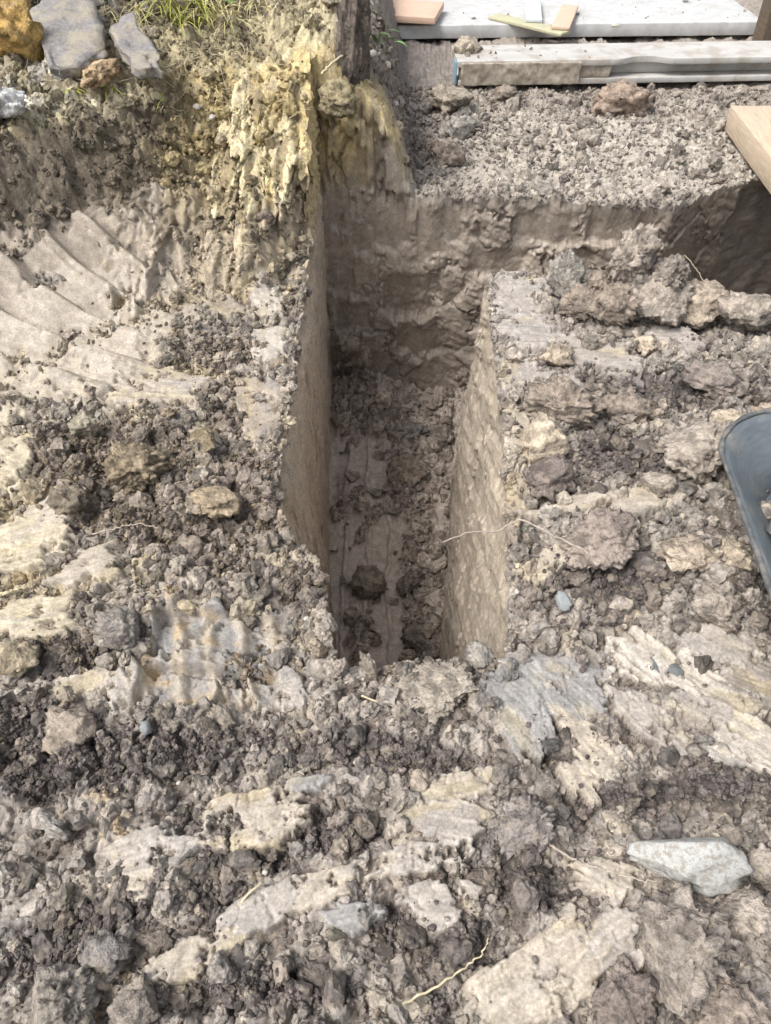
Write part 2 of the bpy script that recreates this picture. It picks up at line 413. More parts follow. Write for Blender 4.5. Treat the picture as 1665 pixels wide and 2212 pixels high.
def mixc(nt, fac, a, b, mode='MIX'):
    n = nd(nt, 'ShaderNodeMix', data_type='RGBA', blend_type=mode)
    if isinstance(fac, float): n.inputs[0].default_value = fac
    else: nt.links.new(fac, n.inputs[0])
    for s, k in ((a, 6), (b, 7)):
        if isinstance(s, tuple): n.inputs[k].default_value = s + (1,)
        else: nt.links.new(s, n.inputs[k])
    return n.outputs[2]

def earth_material(name, source, bump_d=0.004, grain=1.0):
    m, nt, bs = new_mat(name)
    geo = nd(nt, 'ShaderNodeNewGeometry'); pos = geo.outputs['Position']
    if source == 'vertex':
        a = nd(nt, 'ShaderNodeAttribute', attribute_name='Col'); base = a.outputs['Color']; wet = a.outputs['Alpha']
    elif source == 'instance':
        a = nd(nt, 'ShaderNodeAttribute', attribute_name='col', attribute_type='INSTANCER'); base = a.outputs['Color']; wet = None
    else:
        a = nd(nt, 'ShaderNodeObjectInfo'); base = a.outputs['Color']; wet = None
    fine = noise_node(nt, pos, 150 * grain, 3, 0.75)
    med = noise_node(nt, pos, 32 * grain, 2, 0.6)
    base = mul_col(nt, base, maprange(nt, fine.outputs[0], 0.25, 0.75, 0.62, 1.38))
    base = mul_col(nt, base, maprange(nt, med.outputs[0], 0.3, 0.7, 0.80, 1.22))
    if source != 'vertex':
        sp = nd(nt, 'ShaderNodeSeparateColor'); nt.links.new(med.outputs['Color'], sp.inputs[0])
        base = mixc(nt, maprange(nt, sp.outputs[1], 0.45, 0.58, 0.0, 0.72), base, mul_col(nt, base, maprange(nt, fine.outputs[0], 0, 1, 0.35, 0.5)))
        base = mixc(nt, maprange(nt, sp.outputs[2], 0.56, 0.64, 0.0, 0.30), base, (0.44, 0.375, 0.275))
    nt.links.new(base, bs.inputs['Base Color'])
    vb = nd(nt, 'ShaderNodeTexVoronoi'); vb.inputs['Scale'].default_value = 85 * grain
    nt.links.new(pos, vb.inputs['Vector'])
    b1 = nd(nt, 'ShaderNodeMath', operation='MULTIPLY_ADD'); nt.links.new(vb.outputs['Distance'], b1.inputs[0]); b1.inputs[1].default_value = -0.55
    nt.links.new(fine.outputs[0], b1.inputs[2])
    nt.links.new(b1.outputs[0], bs.inputs['Normal']) if False else None
    bp = nd(nt, 'ShaderNodeBump'); bp.inputs['Distance'].default_value = bump_d
    nt.links.new(b1.outputs[0], bp.inputs['Height'])
    if wet is not None:
        nt.links.new(maprange(nt, wet, 0, 1, 1.0, 0.10), bp.inputs['Strength'])
        nt.links.new(maprange(nt, wet, 0, 1, 0.92, 0.48), bs.inputs['Roughness'])
    else:
        bp.inputs['Strength'].default_value = 0.9; bs.inputs['Roughness'].default_value = 0.9
    nt.links.new(bp.outputs[0], bs.inputs['Normal'])
    bs.inputs['Specular IOR Level'].default_value = 0.35
    return m
M_SOIL = earth_material('soil', 'vertex')
M_CRUMB = earth_material('crumb_soil', 'instance', 0.003)
M_CLOD = earth_material('clod_soil', 'object', 0.010, 0.8)

def simple_mat(name, col, rough=0.8, var=0.2, scale=30, bump=0.002, stain=None, stretch=(1, 1, 1), spec=0.4, object_space=True):
    m, nt, bs = new_mat(name)
    tc = nd(nt, 'ShaderNodeTexCoord'); mp = nd(nt, 'ShaderNodeMapping'); mp.inputs['Scale'].default_value = stretch
    nt.links.new(tc.outputs['Object'], mp.inputs['Vector'])
    n = noise_node(nt, mp.outputs[0], scale, 6, 0.65)
    rgb = nd(nt, 'ShaderNodeRGB'); rgb.outputs[0].default_value = tuple(col) + (1,)
    base = mul_col(nt, rgb.outputs[0], maprange(nt, n.outputs[0], 0.3, 0.7, 1 - var, 1 + var))
    if stain:
        sc, lo, hi, amt, scol = stain
        s = noise_node(nt, tc.outputs['Object'], sc, 5, 0.65)
        base = mixc(nt, maprange(nt, s.outputs[0], lo, hi, 0.0, amt), base, tuple(scol))
    nt.links.new(base, bs.inputs['Base Color'])
    bs.inputs['Roughness'].default_value = rough; bs.inputs['Specular IOR Level'].default_value = spec
    if bump:
        bp = nd(nt, 'ShaderNodeBump'); bp.inputs['Distance'].default_value = bump; bp.inputs['Strength'].default_value = 0.8
        nt.links.new(n.outputs[0], bp.inputs['Height']); nt.links.new(bp.outputs[0], bs.inputs['Normal'])
    return m
M_CONC = simple_mat('pale_concrete', (0.50, 0.50, 0.49), 0.85, 0.16, 14, 0.001, (3, 0.54, 0.68, 0.45, (0.40, 0.37, 0.33)))
M_BEAM = simple_mat('beam_paint', (0.50, 0.485, 0.455), 0.6, 0.1, 8, 0.001, (7, 0.48, 0.62, 0.65, (0.34, 0.285, 0.23)), (0.3, 2, 2))
M_CRUST = simple_mat('concrete_crust', (0.40, 0.35, 0.28), 0.9, 0.4, 26, 0.006, (10, 0.5, 0.6, 0.5, (0.22, 0.18, 0.14)))
M_WOODP = simple_mat('pink_plank_wood', (0.62, 0.44, 0.33), 0.75, 0.16, 9, 0.001, (6, 0.6, 0.7, 0.3, (0.4, 0.3, 0.22)), (1, 12, 12))
M_WOODY = simple_mat('yellow_plank_wood', (0.52, 0.42, 0.31), 0.7, 0.18, 9, 0.001, (4, 0.6, 0.75, 0.25, (0.45, 0.33, 0.2)), (10, 1, 10))
M_WOODG = simple_mat('greenish_board_wood', (0.46, 0.45, 0.30), 0.8, 0.2, 10, 0.001, (8, 0.5, 0.7, 0.5, (0.5, 0.4, 0.3)), (1, 10, 10))
M_WOODB = simple_mat('bluish_board_wood', (0.55, 0.60, 0.62), 0.8, 0.15, 10, 0.001, None, (10, 1, 10))
M_DARKW = simple_mat('dark_post_wood', (0.13, 0.10, 0.07), 0.85, 0.3, 10, 0.003, None, (8, 1, 8))
M_TUB = simple_mat('grey_blue_plastic', (0.115, 0.135, 0.148), 0.42, 0.25, 18, 0.0015, (9, 0.52, 0.64, 0.75, (0.24, 0.22, 0.19)), (1, 1, 6), 0.5)
M_RIM = simple_mat('dirty_plastic_rim', (0.10, 0.105, 0.105), 0.7, 0.4, 40, 0.002, (20, 0.5, 0.65, 0.6, (0.24, 0.215, 0.18)))
M_ASPH = simple_mat('old_asphalt', (0.25, 0.235, 0.225), 0.9, 0.35, 60, 0.006, (9, 0.47, 0.62, 0.65, (0.40, 0.35, 0.25)))
M_STONE = simple_mat('pale_green_grey_stone', (0.52, 0.52, 0.49), 0.85, 0.34, 60, 0.004, (11, 0.47, 0.60, 0.75, (0.31, 0.27, 0.22)))
M_BLUE = simple_mat('blue_grey_stone', (0.33, 0.355, 0.36), 0.8, 0.3, 60, 0.002, (30, 0.5, 0.6, 0.5, (0.28, 0.25, 0.2)))
M_RUB = simple_mat('rubble_stone', (0.17, 0.185, 0.19), 0.85, 0.35, 40, 0.003, (18, 0.5, 0.62, 0.5, (0.34, 0.31, 0.27)))
M_TWIG = simple_mat('grey_twig_bark', (0.40, 0.34, 0.28), 0.85, 0.35, 60, 0.001)
M_ROOT = simple_mat('pale_root', (0.52, 0.45, 0.30), 0.8, 0.3, 60, 0.0005)
M_GRASS = simple_mat('grass_green', (0.34, 0.37, 0.06), 0.6, 0.3, 12, 0)
M_STRAW = simple_mat('dry_grass', (0.52, 0.46, 0.22), 0.7, 0.3, 12, 0)
M_LEAF = simple_mat('leaf_green', (0.13, 0.25, 0.07), 0.6, 0.25, 20, 0)
M_BLUEP = simple_mat('blue_plastic_cap', (0.25, 0.38, 0.47), 0.5, 0.15, 20, 0.0005)
M_PEB = simple_mat('white_pebble', (0.48, 0.45, 0.40), 0.7, 0.15, 60, 0.0005)
M_DISTANT = simple_mat('distant_earth', (0.26, 0.22, 0.17), 0.95, 0.4, 3, 0.02)

# ------------------------------------------------------------------ mesh helpers
def link(name, me, mat=None, parent=None):
    o = bpy.data.objects.new(name, me); COL.objects.link(o)
    if mat is not None and me is not None and not me.materials: me.materials.append(mat)
    if parent is not None: o.parent = parent
    return o
def tag(o, label=None, cat=None, group=None, kind=None):
    for k, v in (('label', label), ('category', cat), ('group', group), ('kind', kind)):
        if v: o[k] = v
    return o
def empty(name, loc=(0, 0, 0), rz=0, label=None, cat=None, group=None):
    o = bpy.data.objects.new(name, None); COL.objects.link(o); o.location = loc; o.rotation_euler = (0, 0, rz)
    o.empty_display_size = 0.05
    return tag(o, label, cat, group)
def mesh_from(name, V, F, smooth=True):
    me = bpy.data.meshes.new(name)
    V = np.asarray(V, np.float32); F = np.asarray(F, np.int32)
    me.vertices.add(len(V)); me.vertices.foreach_set('co', V.ravel())
    k = F.shape[1]
    me.loops.add(F.size); me.loops.foreach_set('vertex_index', F.ravel())
    me.polygons.add(len(F)); me.polygons.foreach_set('loop_start', np.arange(0, F.size, k, dtype=np.int32))
    me.polygons.foreach_set('loop_total', np.full(len(F), k, np.int32))
    me.update(calc_edges=True)
    me.polygons.foreach_set('use_smooth', np.full(len(F), smooth))
    return me
def grid_mesh(name, P, C, W, flip=False):
    n, m = P.shape[:2]
    idx = np.arange(n * m).reshape(n, m)
    q = np.stack([idx[:-1, :-1], idx[:-1, 1:], idx[1:, 1:], idx[1:, :-1]], -1).reshape(-1, 4)
    if flip: q = q[:, ::-1]
    me = mesh_from(name, P.reshape(-1, 3), q)
    at = me.color_attributes.new('Col', 'FLOAT_COLOR', 'POINT')
    at.data.foreach_set('color', np.concatenate([C.reshape(-1, 3), W.reshape(-1, 1)], 1).astype(np.float32).ravel())
    return me
def box_bm(sx, sy, sz, bev=0.006, seg=2, jit=0.0, seed=0):
    bm = bmesh.new(); bmesh.ops.create_cube(bm, size=1)
    for v in bm.verts: v.co = Vector((v.co.x * sx, v.co.y * sy, v.co.z * sz))
    if bev: bmesh.ops.bevel(bm, geom=list(bm.edges), offset=bev, segments=seg, affect='EDGES', profile=0.5)
    return bm
def from_bm(name, bm, mat, parent=None, smooth=False):
    me = bpy.data.meshes.new(name); bm.to_mesh(me); bm.free()
    if smooth:
        for p in me.polygons: p.use_smooth = True
    return link(name, me, mat, parent)
def rough_box(sx, sy, sz, step, amp, seed, scale=8.0, edge=0.0):
    """a box cut into a fine net and worn uneven"""
    bm = bmesh.new(); bmesh.ops.create_cube(bm, size=1)
    cuts = max(1, int(max(sx, sy, sz) / step))
    for ax, s in ((0, sx), (1, sy), (2, sz)):
        k = max(1, int(round(s / step)))
        for i in range(1, k):
            co = Vector((0, 0, 0)); no = Vector((0, 0, 0)); co[ax] = -0.5 + i / k; no[ax] = 1
            bmesh.ops.bisect_plane(bm, geom=bm.verts[:] + bm.edges[:] + bm.faces[:], plane_co=co, plane_no=no)
    rb = min(0.004, min(sx, sy, sz) * 0.2) + edge
    for ax, s in ((0, sx), (1, sy), (2, sz)):
        for sg in (-1, 1):
            co = Vector((0, 0, 0)); no = Vector((0, 0, 0)); co[ax] = sg * (0.5 - rb / s); no[ax] = 1
            bmesh.ops.bisect_plane(bm, geom=bm.verts[:] + bm.edges[:] + bm.faces[:], plane_co=co, plane_no=no)
    V = np.array([v.co[:] for v in bm.verts]) * np.array([sx, sy, sz])
    hs = np.array([sx, sy, sz]) / 2
    # round the edges
    r = rb
    inner = np.clip(V, -(hs - r), hs - r); dv = V - inner
    ln = np.linalg.norm(dv, axis=1, keepdims=True)
    V = np.where(ln > 1e-6, inner + dv / np.maximum(ln, 1e-6) * r, V)
    N = V / hs; N = N ** 5; N /= np.maximum(np.linalg.norm(N, axis=1, keepdims=True), 1e-6)
    nz = noise3(V * scale + seed, seed) + 0.5 * noise3(V * scale * 2.7 + seed, seed + 1) + 0.3 * noise3(V * scale * 7 + seed, seed + 2)
    V = V + N * (nz * amp)[:, None]
    for v, c in zip(bm.verts, V): v.co = c
    return bm
def tube(pts, radii, seg=6):
    pts = [Vector(p) for p in pts]; n = len(pts); V = []; F = []
    up = Vector((0.3, 0.2, 1)).normalized()
    for i, p in enumerate(pts):
        t = (pts[min(i + 1, n - 1)] - pts[max(i - 1, 0)]).normalized()
        a = t.cross(up); a = a.normalized() if a.length > 1e-4 else Vector((1, 0, 0)); b = t.cross(a)
        for k in range(seg):
            th = 2 * math.pi * k / seg
            V.append(p + (a * math.cos(th) + b * math.sin(th)) * radii[i])
    for i in range(n - 1):
        for k in range(seg):
            F.append((i * seg + k, i * seg + (k + 1) % seg, (i + 1) * seg + (k + 1) % seg, (i + 1) * seg + k))
    return V, F
def smooth_path(pts, n=40, wob=0.0, seed=0):
    P = np.array(pts, float); t = np.linspace(0, len(P) - 1, n)
    out = []
    for s in t:
        i = min(int(s), len(P) - 2); f = s - i
        p0 = P[max(i - 1, 0)]; p1 = P[i]; p2 = P[i + 1]; p3 = P[min(i + 2, len(P) - 1)]
        out.append(0.5 * (2 * p1 + (p2 - p0) * f + (2 * p0 - 5 * p1 + 4 * p2 - p3) * f * f + (3 * p1 - p0 - 3 * p2 + p3) * f ** 3))
    out = np.array(out)
    if wob:
        rr = np.random.RandomState(seed); out += rr.randn(*out.shape) * wob
    return out

# ------------------------------------------------------------------ the earth: near ground
def nonuni(a, b, f0, f1, n):
    t = np.linspace(0, 1, n)
    w = f0 + (f1 - f0) * t; c = np.concatenate([[0], np.cumsum((w[1:] + w[:-1]) / 2)]); c /= c[-1]
    return a + (b - a) * c
ys = nonuni(-0.12, Y_NEAR, 1.0, 1.15, 320)
xs = np.linspace(-1.32, 1.32, 780)
X, Y = np.meshgrid(xs, ys)
Hh, C, Wt, Dn = soil(X, Y)
me = grid_mesh('ground', np.stack([X, Y, Hh], -1), C, Wt)
tag(link('ground', me, M_SOIL), 'churned grey-brown clay in the foreground', None, None, 'structure')

# near end wall of the trench, turned away from the camera
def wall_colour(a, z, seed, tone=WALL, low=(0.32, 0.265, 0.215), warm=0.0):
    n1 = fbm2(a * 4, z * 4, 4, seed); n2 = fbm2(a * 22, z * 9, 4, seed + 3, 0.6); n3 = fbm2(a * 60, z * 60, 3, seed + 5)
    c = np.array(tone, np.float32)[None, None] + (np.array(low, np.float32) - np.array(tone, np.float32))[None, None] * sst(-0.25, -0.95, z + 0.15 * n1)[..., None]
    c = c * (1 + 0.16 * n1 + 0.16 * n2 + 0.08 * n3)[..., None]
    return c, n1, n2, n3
zs = np.linspace(0, 1, 60); xs = np.linspace(-0.25, 0.45, 150)
Xe, Te = np.meshgrid(xs, zs)
h0, c0, w0, _ = soil(xs, np.full(xs.shape, Y_NEAR))
Ze = h0[None] + (-DEPTH - 0.08 - h0[None]) * Te
Ye = Y_NEAR + 0.05 * Te + 0.015 * fbm2(Xe * 9, Ze * 5, 3, 301) * np.clip(Te * 12, 0, 1)
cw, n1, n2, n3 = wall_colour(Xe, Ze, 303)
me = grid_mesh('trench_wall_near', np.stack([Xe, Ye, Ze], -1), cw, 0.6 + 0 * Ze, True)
tag(link('trench_wall_near', me, M_SOIL), 'end wall of the trench below the near lip', None, None, 'structure')

# ------------------------------------------------------------------ left ground, bank and the left wall
ys = np.concatenate([np.linspace(Y_NEAR, 2.0, 240)[:-1], np.linspace(2.0, 4.35, 420)[:-1], np.linspace(4.35, 7.2, 40)])
t = np.concatenate([np.linspace(0, 0.30, 30)[:-1], np.linspace(0.30, 1, 315)])
ed = xl_top(ys) + 0.030 * fbm2(ys * 5, ys * 0, 4, 310, 0.6) + 0.016 * fbm2(ys * 30, ys * 0, 3, 311)
ed = ed + 0.05 * sst(2.6, 2.9, ys) * (1 - sst(3.45, 3.6, ys)) * fbm2(ys * 11, ys * 0 + 3, 3, 313, 0.6)
ed = np.where(ys > 3.6, -0.336, ed)
X = -3.4 + (ed[:, None] + 3.4) * t[None]; Y = np.repeat(ys[:, None], len(t), 1)
Hl, C, Wt, Dn = soil(X, Y)
def plates(x, z, seed, w=15.0):
    """upright slabs of clay left by a toothed bucket: how far each stands out"""
    n1 = noise2(x * 4, z * 3, seed); n2 = noise2(x * 30, z * 9, seed + 1)
    tot = 0
    for k, (f, am, zf) in enumerate(((w, 1.0, 3.6), (w * 2.1, 0.5, 6.0))):
        g = x * f + 0.45 * n1 + 100 + 40 * k; gf, gi = np.modf(g)
        zz = z * zf + 7 * hash2(gi, gi * 0, seed + 2 + k) + 0.3 * n2
        zfr, zi = np.modf(zz + 60)
        hh = hash2(gi, zi, seed + 5 + k)
        tot = tot + am * (hh - 0.5 + 0.35 * (0.5 - zfr)) * sst(0.0, 0.10, gf) * (1 - sst(0.93, 1.0, gf))
    return tot
b_, d_, s_ = bank(X, Y)
fm = sst(0.03, 0.15, d_) * sst(-1.15, -0.85, X) * (1 - sst(1.0, 1.25, s_)) * (1 - sst(3.45, 3.6, Y))
wq = fbm2(X * 10, Hl * 10, 4, 615, 0.6)
q1, j1 = facets(X * 7.5 + 0.5 * wq, Hl * 4.5 + 0.6 * wq, 616, 0.10)
q2, j2 = facets(X * 17 + 0.7 * wq, Hl * 11 + 0.7 * wq, 617, 0.14)
pf = 0.60 * plates(X, Hl, 610) + 1.0 * (q1 - 0.5) + 0.35 * (q2 - 0.5) + 0.12 * wq
tone = np.where((j1 < 0.28)[..., None], np.array((0.31, 0.25, 0.155)), np.where((j1 > 0.8)[..., None], np.array((0.60, 0.52, 0.34)), C))
tone = np.where((j2 < 0.16)[..., None], np.array((0.22, 0.18, 0.12)), tone)
C = C + (tone - C) * (0.75 * fm * sst(0.1, 0.25, Hl))[..., None]
C = C * (1 + 0.25 * fm * pf)[..., None]
C = np.clip(C, 0.01, 0.9)
Yd = Y - fm * 0.095 * pf
me = grid_mesh('earth_bank', np.stack([X, Yd, Hl], -1), C, Wt)
tag(link('ground_left', me, M_SOIL), 'clay ground left of the trench rising into a yellow cut bank', None, None, 'structure')
top = Hl[:, -1]; ctop = C[:, -1]
k = ys < 3.8
yw = ys[k]; a = np.linspace(0, 1, 185)
Zw = top[k][:, None] + (-DEPTH - 0.08 - top[k][:, None]) * a[None]
Yw = np.repeat(yw[:, None], len(a), 1)
dd = np.clip(-Zw / DEPTH, 0, 1)
Xw = xl_top(Yw) + (ed[k][:, None] - xl_top(Yw)) * np.exp(-(top[k][:, None] - Zw) / 0.20) + (xl_bot(Yw) - xl_top(Yw)) * dd
fade = np.clip(a * 16, 0, 1)[None]
st1 = fbm2(Yw * 9, Zw * 2.2, 4, 320); st2 = fbm2(Yw * 55, Zw * 7, 3, 324, 0.6)
f1, f2, idr = worley(Yw * 15 + 0.6 * st1, Zw * 2.4 + 0.15 * Yw * 15, 327)
slit = (1 - sst(0.05, 0.27, f1)) * sst(0.3, 0.45, idr)
cru = clodfield(Yw, Zw, 330)
upper = sst(-0.16, 0.05, Zw + 0.05 * st1)
Xw = Xw + fade * (0.026 * st1 + 0.007 * st2 - 0.045 * slit + upper * (0.02 * cru[1] + 0.012 * cru[2] - 0.012) + 0.006 * cru[2] * sst(0.15, 0.4, st1))
# a long plate left standing on the wall and the bucket's smooth ledge at the near end
pl = sst(2.28, 2.30, Yw) * (1 - sst(2.62, 2.66, Yw)) * sst(-0.17, -0.16, Zw) * (1 - sst(0.1, 0.2, Zw))
Xw = Xw + 0.016 * pl * fade
cw, n1, n2, n3 = wall_colour(Yw, Zw, 340, (0.50, 0.42, 0.33), (0.44, 0.37, 0.30))
yel = sst(2.7, 3.1, Yw + 0.1 * n1) * sst(-0.1, 0.15, Zw + 0.1 * n2)
nearc = (1 - sst(1.3, 1.75, Yw + 0.2 * n1)) * (1 - sst(-0.15, -0.65, Zw)) * 0.7
cw = cw + (np.array(YEL) - cw) * (yel * 0.7)[..., None] + (np.array((0.50, 0.40, 0.26)) - cw) * (nearc * 0.7)[..., None]
cw = cw * (1 - 0.35 * slit)[..., None]
bl = np.clip(1 - a * 22, 0, 1)[None, :, None]
cw = cw * (1 - bl) + ctop[k][:, None, :] * bl
me = grid_mesh('trench_wall_left', np.stack([Xw, Yw, Zw], -1), np.clip(cw, 0.01, 0.9), np.clip(0.85 + 0.2 * n1 - 0.7 * upper, 0, 1))
tag(link('trench_wall_left', me, M_SOIL), 'smooth tan clay wall on the left side of the trench', None, None, 'structure')

# ------------------------------------------------------------------ right block: top, trench wall, back wall
ys = np.linspace(Y_NEAR, Y_BACK, 400)
t = np.concatenate([np.linspace(0, 0.62, 330)[:-1], np.linspace(0.62, 1, 90)])
edr = xr_top(ys) + 0.022 * fbm2(ys * 6, ys * 0, 4, 350, 0.6) + 0.010 * fbm2(ys * 26, ys * 0, 3, 351)
X = edr[:, None] + (2.6 - edr[:, None]) * t[None]; Y = Y_NEAR + (np.repeat(ys[:, None], len(t), 1) - Y_NEAR) * (y_back(X) - Y_NEAR) / (Y_BACK - Y_NEAR)
Hr, C, Wt, Dn = soil(X, Y)
me = grid_mesh('ground_right', np.stack([X, Y, Hr], -1), C, Wt)
tag(link('ground_right', me, M_SOIL), 'crumbled clay on top of the block right of the trench', None, None, 'structure')
top = Hr[:, 0]; ctop = C[:, 0]
a = np.linspace(0, 1, 200)
Zw = top[:, None] + (-DEPTH - 0.08 - top[:, None]) * a[None]
Yw = np.repeat(Y[:, :1], len(a), 1); dd = np.clip(-Zw / DEPTH, 0, 1); fade = np.clip(a * 16, 0, 1)[None]
# the cut edge leans back a little where the top has been sheared smooth
Xw = xr_top(Yw) + (edr[:, None] - xr_top(Yw)) * np.exp(-(top[:, None] - Zw) / 0.10) + (xr_bot(Yw) - xr_top(Yw)) * dd - 0.03 * np.sin(np.clip(dd * 3, 0, 1) * math.pi / 2) * 0
sl = Yw * 0.55 + Zw
st1 = fbm2(sl * 11, (Yw - Zw * 0.5) * 1.6, 4, 360, 0.55); st2 = fbm2(sl * 60, (Yw - Zw * .5) * 10, 3, 364, 0.6)
cru = clodfield(Yw, Zw * 0.8, 370)
rg = sst(-0.15, 0.35, fbm2(Yw * 2.2, Zw * 2.2, 3, 372) + 0.55 * (1 - sst(1.0, 1.9, Yw)))
gou, gid = facets(Yw * 6 + 0.8 * st1 + 0.2 * st2, (Zw + 0.3 * Yw) * 3 + 0.8 * st1, 373, 0.10)
Xw = Xw - fade * (0.024 * st1 + 0.003 * st2 + 0.008 * (gou - 0.5) + 0.0015 * st2)
f1r, f2r, idx_ = worley(Yw * 11 + 0.7 * st1, Zw * 3.0 - 0.5 * Yw * 3 + 0.4 * st1, 377)
slr = (1 - sst(0.05, 0.24, f1r)) * sst(0.45, 0.6, idx_)
Xw = Xw + fade * 0.03 * slr
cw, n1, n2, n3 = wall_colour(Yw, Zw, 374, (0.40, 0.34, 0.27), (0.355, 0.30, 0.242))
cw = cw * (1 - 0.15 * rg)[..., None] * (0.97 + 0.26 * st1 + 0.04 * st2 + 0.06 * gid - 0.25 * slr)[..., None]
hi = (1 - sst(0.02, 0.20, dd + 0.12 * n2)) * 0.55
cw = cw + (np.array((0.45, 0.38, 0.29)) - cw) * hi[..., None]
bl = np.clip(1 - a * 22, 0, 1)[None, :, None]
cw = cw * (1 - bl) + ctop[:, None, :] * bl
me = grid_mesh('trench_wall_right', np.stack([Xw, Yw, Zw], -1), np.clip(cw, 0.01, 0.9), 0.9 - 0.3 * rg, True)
tag(link('trench_wall_right', me, M_SOIL), 'tan clay wall on the right side of the trench', None, None, 'structure')
a = np.linspace(0, 1, 70)
Zb = Hr[-1][None] + (-DEPTH - 0.08 - Hr[-1][None]) * a[:, None]
Xb = np.repeat(X[-1][None], len(a), 0); Yb = Y[-1][None] + 0.03 * a[:, None] + 0.02 * fbm2(Xb * 7, Zb * 7, 4, 380) * np.clip(a * 10, 0, 1)[:, None]
cw, n1, n2, n3 = wall_colour(Xb, Zb, 382)
me = grid_mesh('trench_wall_back', np.stack([Xb, Yb, Zb], -1), cw, 0.5 + 0 * Zb)
tag(link('trench_wall_back', me, M_SOIL), 'far side of the clay block facing the cross trench', None, None, 'structure')

# ------------------------------------------------------------------ far wall of the cross trench and the ground behind it
def at_y(u, v, y):
    d = ray(u, v); t = y / d[1]
    return d[0] * t, CAM_H + d[2] * t
xs = np.concatenate([np.linspace(-0.336, 1.9, 400)[:-1], np.linspace(1.9, 3.6, 60)])
yedge = y_far(xs) + 0.03 * fbm2(xs * 5, xs * 0, 4, 400, 0.6) + 0.02 * fbm2(xs * 22, xs * 0, 3, 401)
tt = np.concatenate([np.linspace(0, 0.34, 200)[:-1], np.linspace(0.34, 1, 80)])
Y = yedge[None] + (8.4 - yedge[None]) * tt[:, None]; X = np.repeat(xs[None], len(tt), 0)
Hf, C, Wt, Dn = soil(X, Y)
me = grid_mesh('ground_far', np.stack([X, Y, Hf], -1), C, Wt)
tag(link('ground_far', me, M_SOIL), 'grey crumbly ground between the cross trench and the slab', None, None, 'structure')
top = Hf[0]; ctop = C[0]
a = np.linspace(0, 1, 205)
Zw = top[None] + (-DEPTH - 0.08 - top[None]) * a[:, None]; Xw = np.repeat(xs[None], len(a), 0); fade = np.clip(a * 14, 0, 1)[:, None]
ylow = y_far(xs) + 0.03 * fbm2(xs * 5, xs * 0, 2, 400, 0.6)
Yw = ylow[None] + (yedge - ylow)[None] * np.exp(-(top[None] - Zw) / 0.05)
out = np.zeros(Xw.shape)          # how far the surface stands out towards the camera
n1 = fbm2(Xw * 5, Zw * 5, 4, 410); n2 = fbm2(Xw * 40, Zw * 10, 3, 414, 0.6)
leftp = 1 - sst(0.25, 0.5, Xw + 0.1 * n1)
# upright columns on the left, slanting smears on the right
cgv = Xw * 17 + 0.35 * noise2(Xw * 4, Zw * 3, 416) + 100
cf, ci = np.modf(cgv)
cseed = np.floor(Zw * 3.2 + 6 * hash2(ci, ci * 0, 418))
colm = hash2(ci, cseed, 417)
out += leftp * (0.05 * (colm - 0.5) + 0.004 * n2) * sst(-0.5, -0.02, Zw + 0.15 * n1)
wr = 0.5 * fbm2(Xw * 9, Zw * 9, 4, 419, 0.6)
fc, idr = facets(Xw * 4.6 + wr, Zw * 3.6 + 0.5 * Xw + wr, 420, 0.12)
out += 0.034 * (fc - 0.5)
fc2, idr2 = facets(Xw * 10 + 1.5 * wr, Zw * 8 + 0.5 * Xw + wr, 421, 0.15)
out += 0.004 * (fc2 - 0.5)
out += (1 - sst(0.1, 0.3, Xw)) * sst(-0.12, 0.06, Zw + 0.1 * n1) * 0.06 * plates(Xw, Zw, 640)
sl = Zw + 0.45 * Xw
s1 = fbm2(sl * 9, Xw * 2.5, 4, 424, 0.6)
out += (1 - leftp) * 0.03 * s1 + 0.012 * n1
cru = clodfield(Xw, Zw, 430)
rg = sst(0.02, 0.3, fbm2(Xw * 3 + 5, Zw * 3, 4, 434, 0.6) + 0.3 * sst(-0.35, -1.1, Zw) - 0.15)
rg = rg * 0.32
out += rg * (0.020 * cru[1] + 0.008 * cru[2] + 0.004 * cru[3] - 0.012)
SCR = [(800, 425, 880, 540, .045), (830, 575, 940, 690, .11), (700, 505, 765, 645, .06), (860, 690, 950, 775, .07), (700, 400, 740, 500, .05), (760, 470, 800, 560, .05),
       (905, 430, 960, 560, .03), (720, 650, 800, 720, .04), (745, 330, 790, 420, .05), (830, 330, 900, 420, -.05), (960, 440, 990, 520, .03), (1020, 520, 1130, 600, .05), (1280, 430, 1400, 520, .06), (1120, 440, 1240, 520, .04)]
for u0, v0, u1, v1, dp in SCR:
    xa, za = at_y(u0, v0, 3.6); xb, zb = at_y(u1, v1, 3.6)
    wob = 0.45 * fbm2(Xw * 9 + u0, Zw * 6, 4, 440, 0.62)
    s = (Xw - xa) / (xb - xa); r = (za - Zw) / (za - zb) + 0.6 * wob - 0.10 * np.sin(s * math.pi) + 0.1
    ins = sst(-0.06, 0.04, s + 0.22 * wob) * (1 - sst(0.92, 1.10, s + 0.5 * wob)) * sst(0.0, 0.25, r) * (1 - sst(0.95, 1.05, r))
    out = out * (1 - 0.85 * ins) - ins * 0.6 * dp * np.clip(r, 0, 1) ** 0.8
    led = 0.6 * (sst(1.0, 1.04, r) * (1 - sst(1.04, 1.4, r))) * sst(0, 0.05, s) * (1 - sst(0.95, 1, s))
    out = out + led * abs(dp) * 0.3 * sst(-0.2, 0.3, fbm2(Xw * 8 + v0, Zw * 2, 2, 442))
Yw = Yw - fade * out + 0.05 * np.clip(-Zw / DEPTH, 0, 1) * 0
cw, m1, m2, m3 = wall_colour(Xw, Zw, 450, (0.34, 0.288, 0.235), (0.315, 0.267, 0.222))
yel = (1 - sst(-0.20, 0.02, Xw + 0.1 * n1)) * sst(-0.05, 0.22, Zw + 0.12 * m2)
cw = cw + (np.array(YEL) * 0.9 - cw) * (yel * 0.75)[..., None]
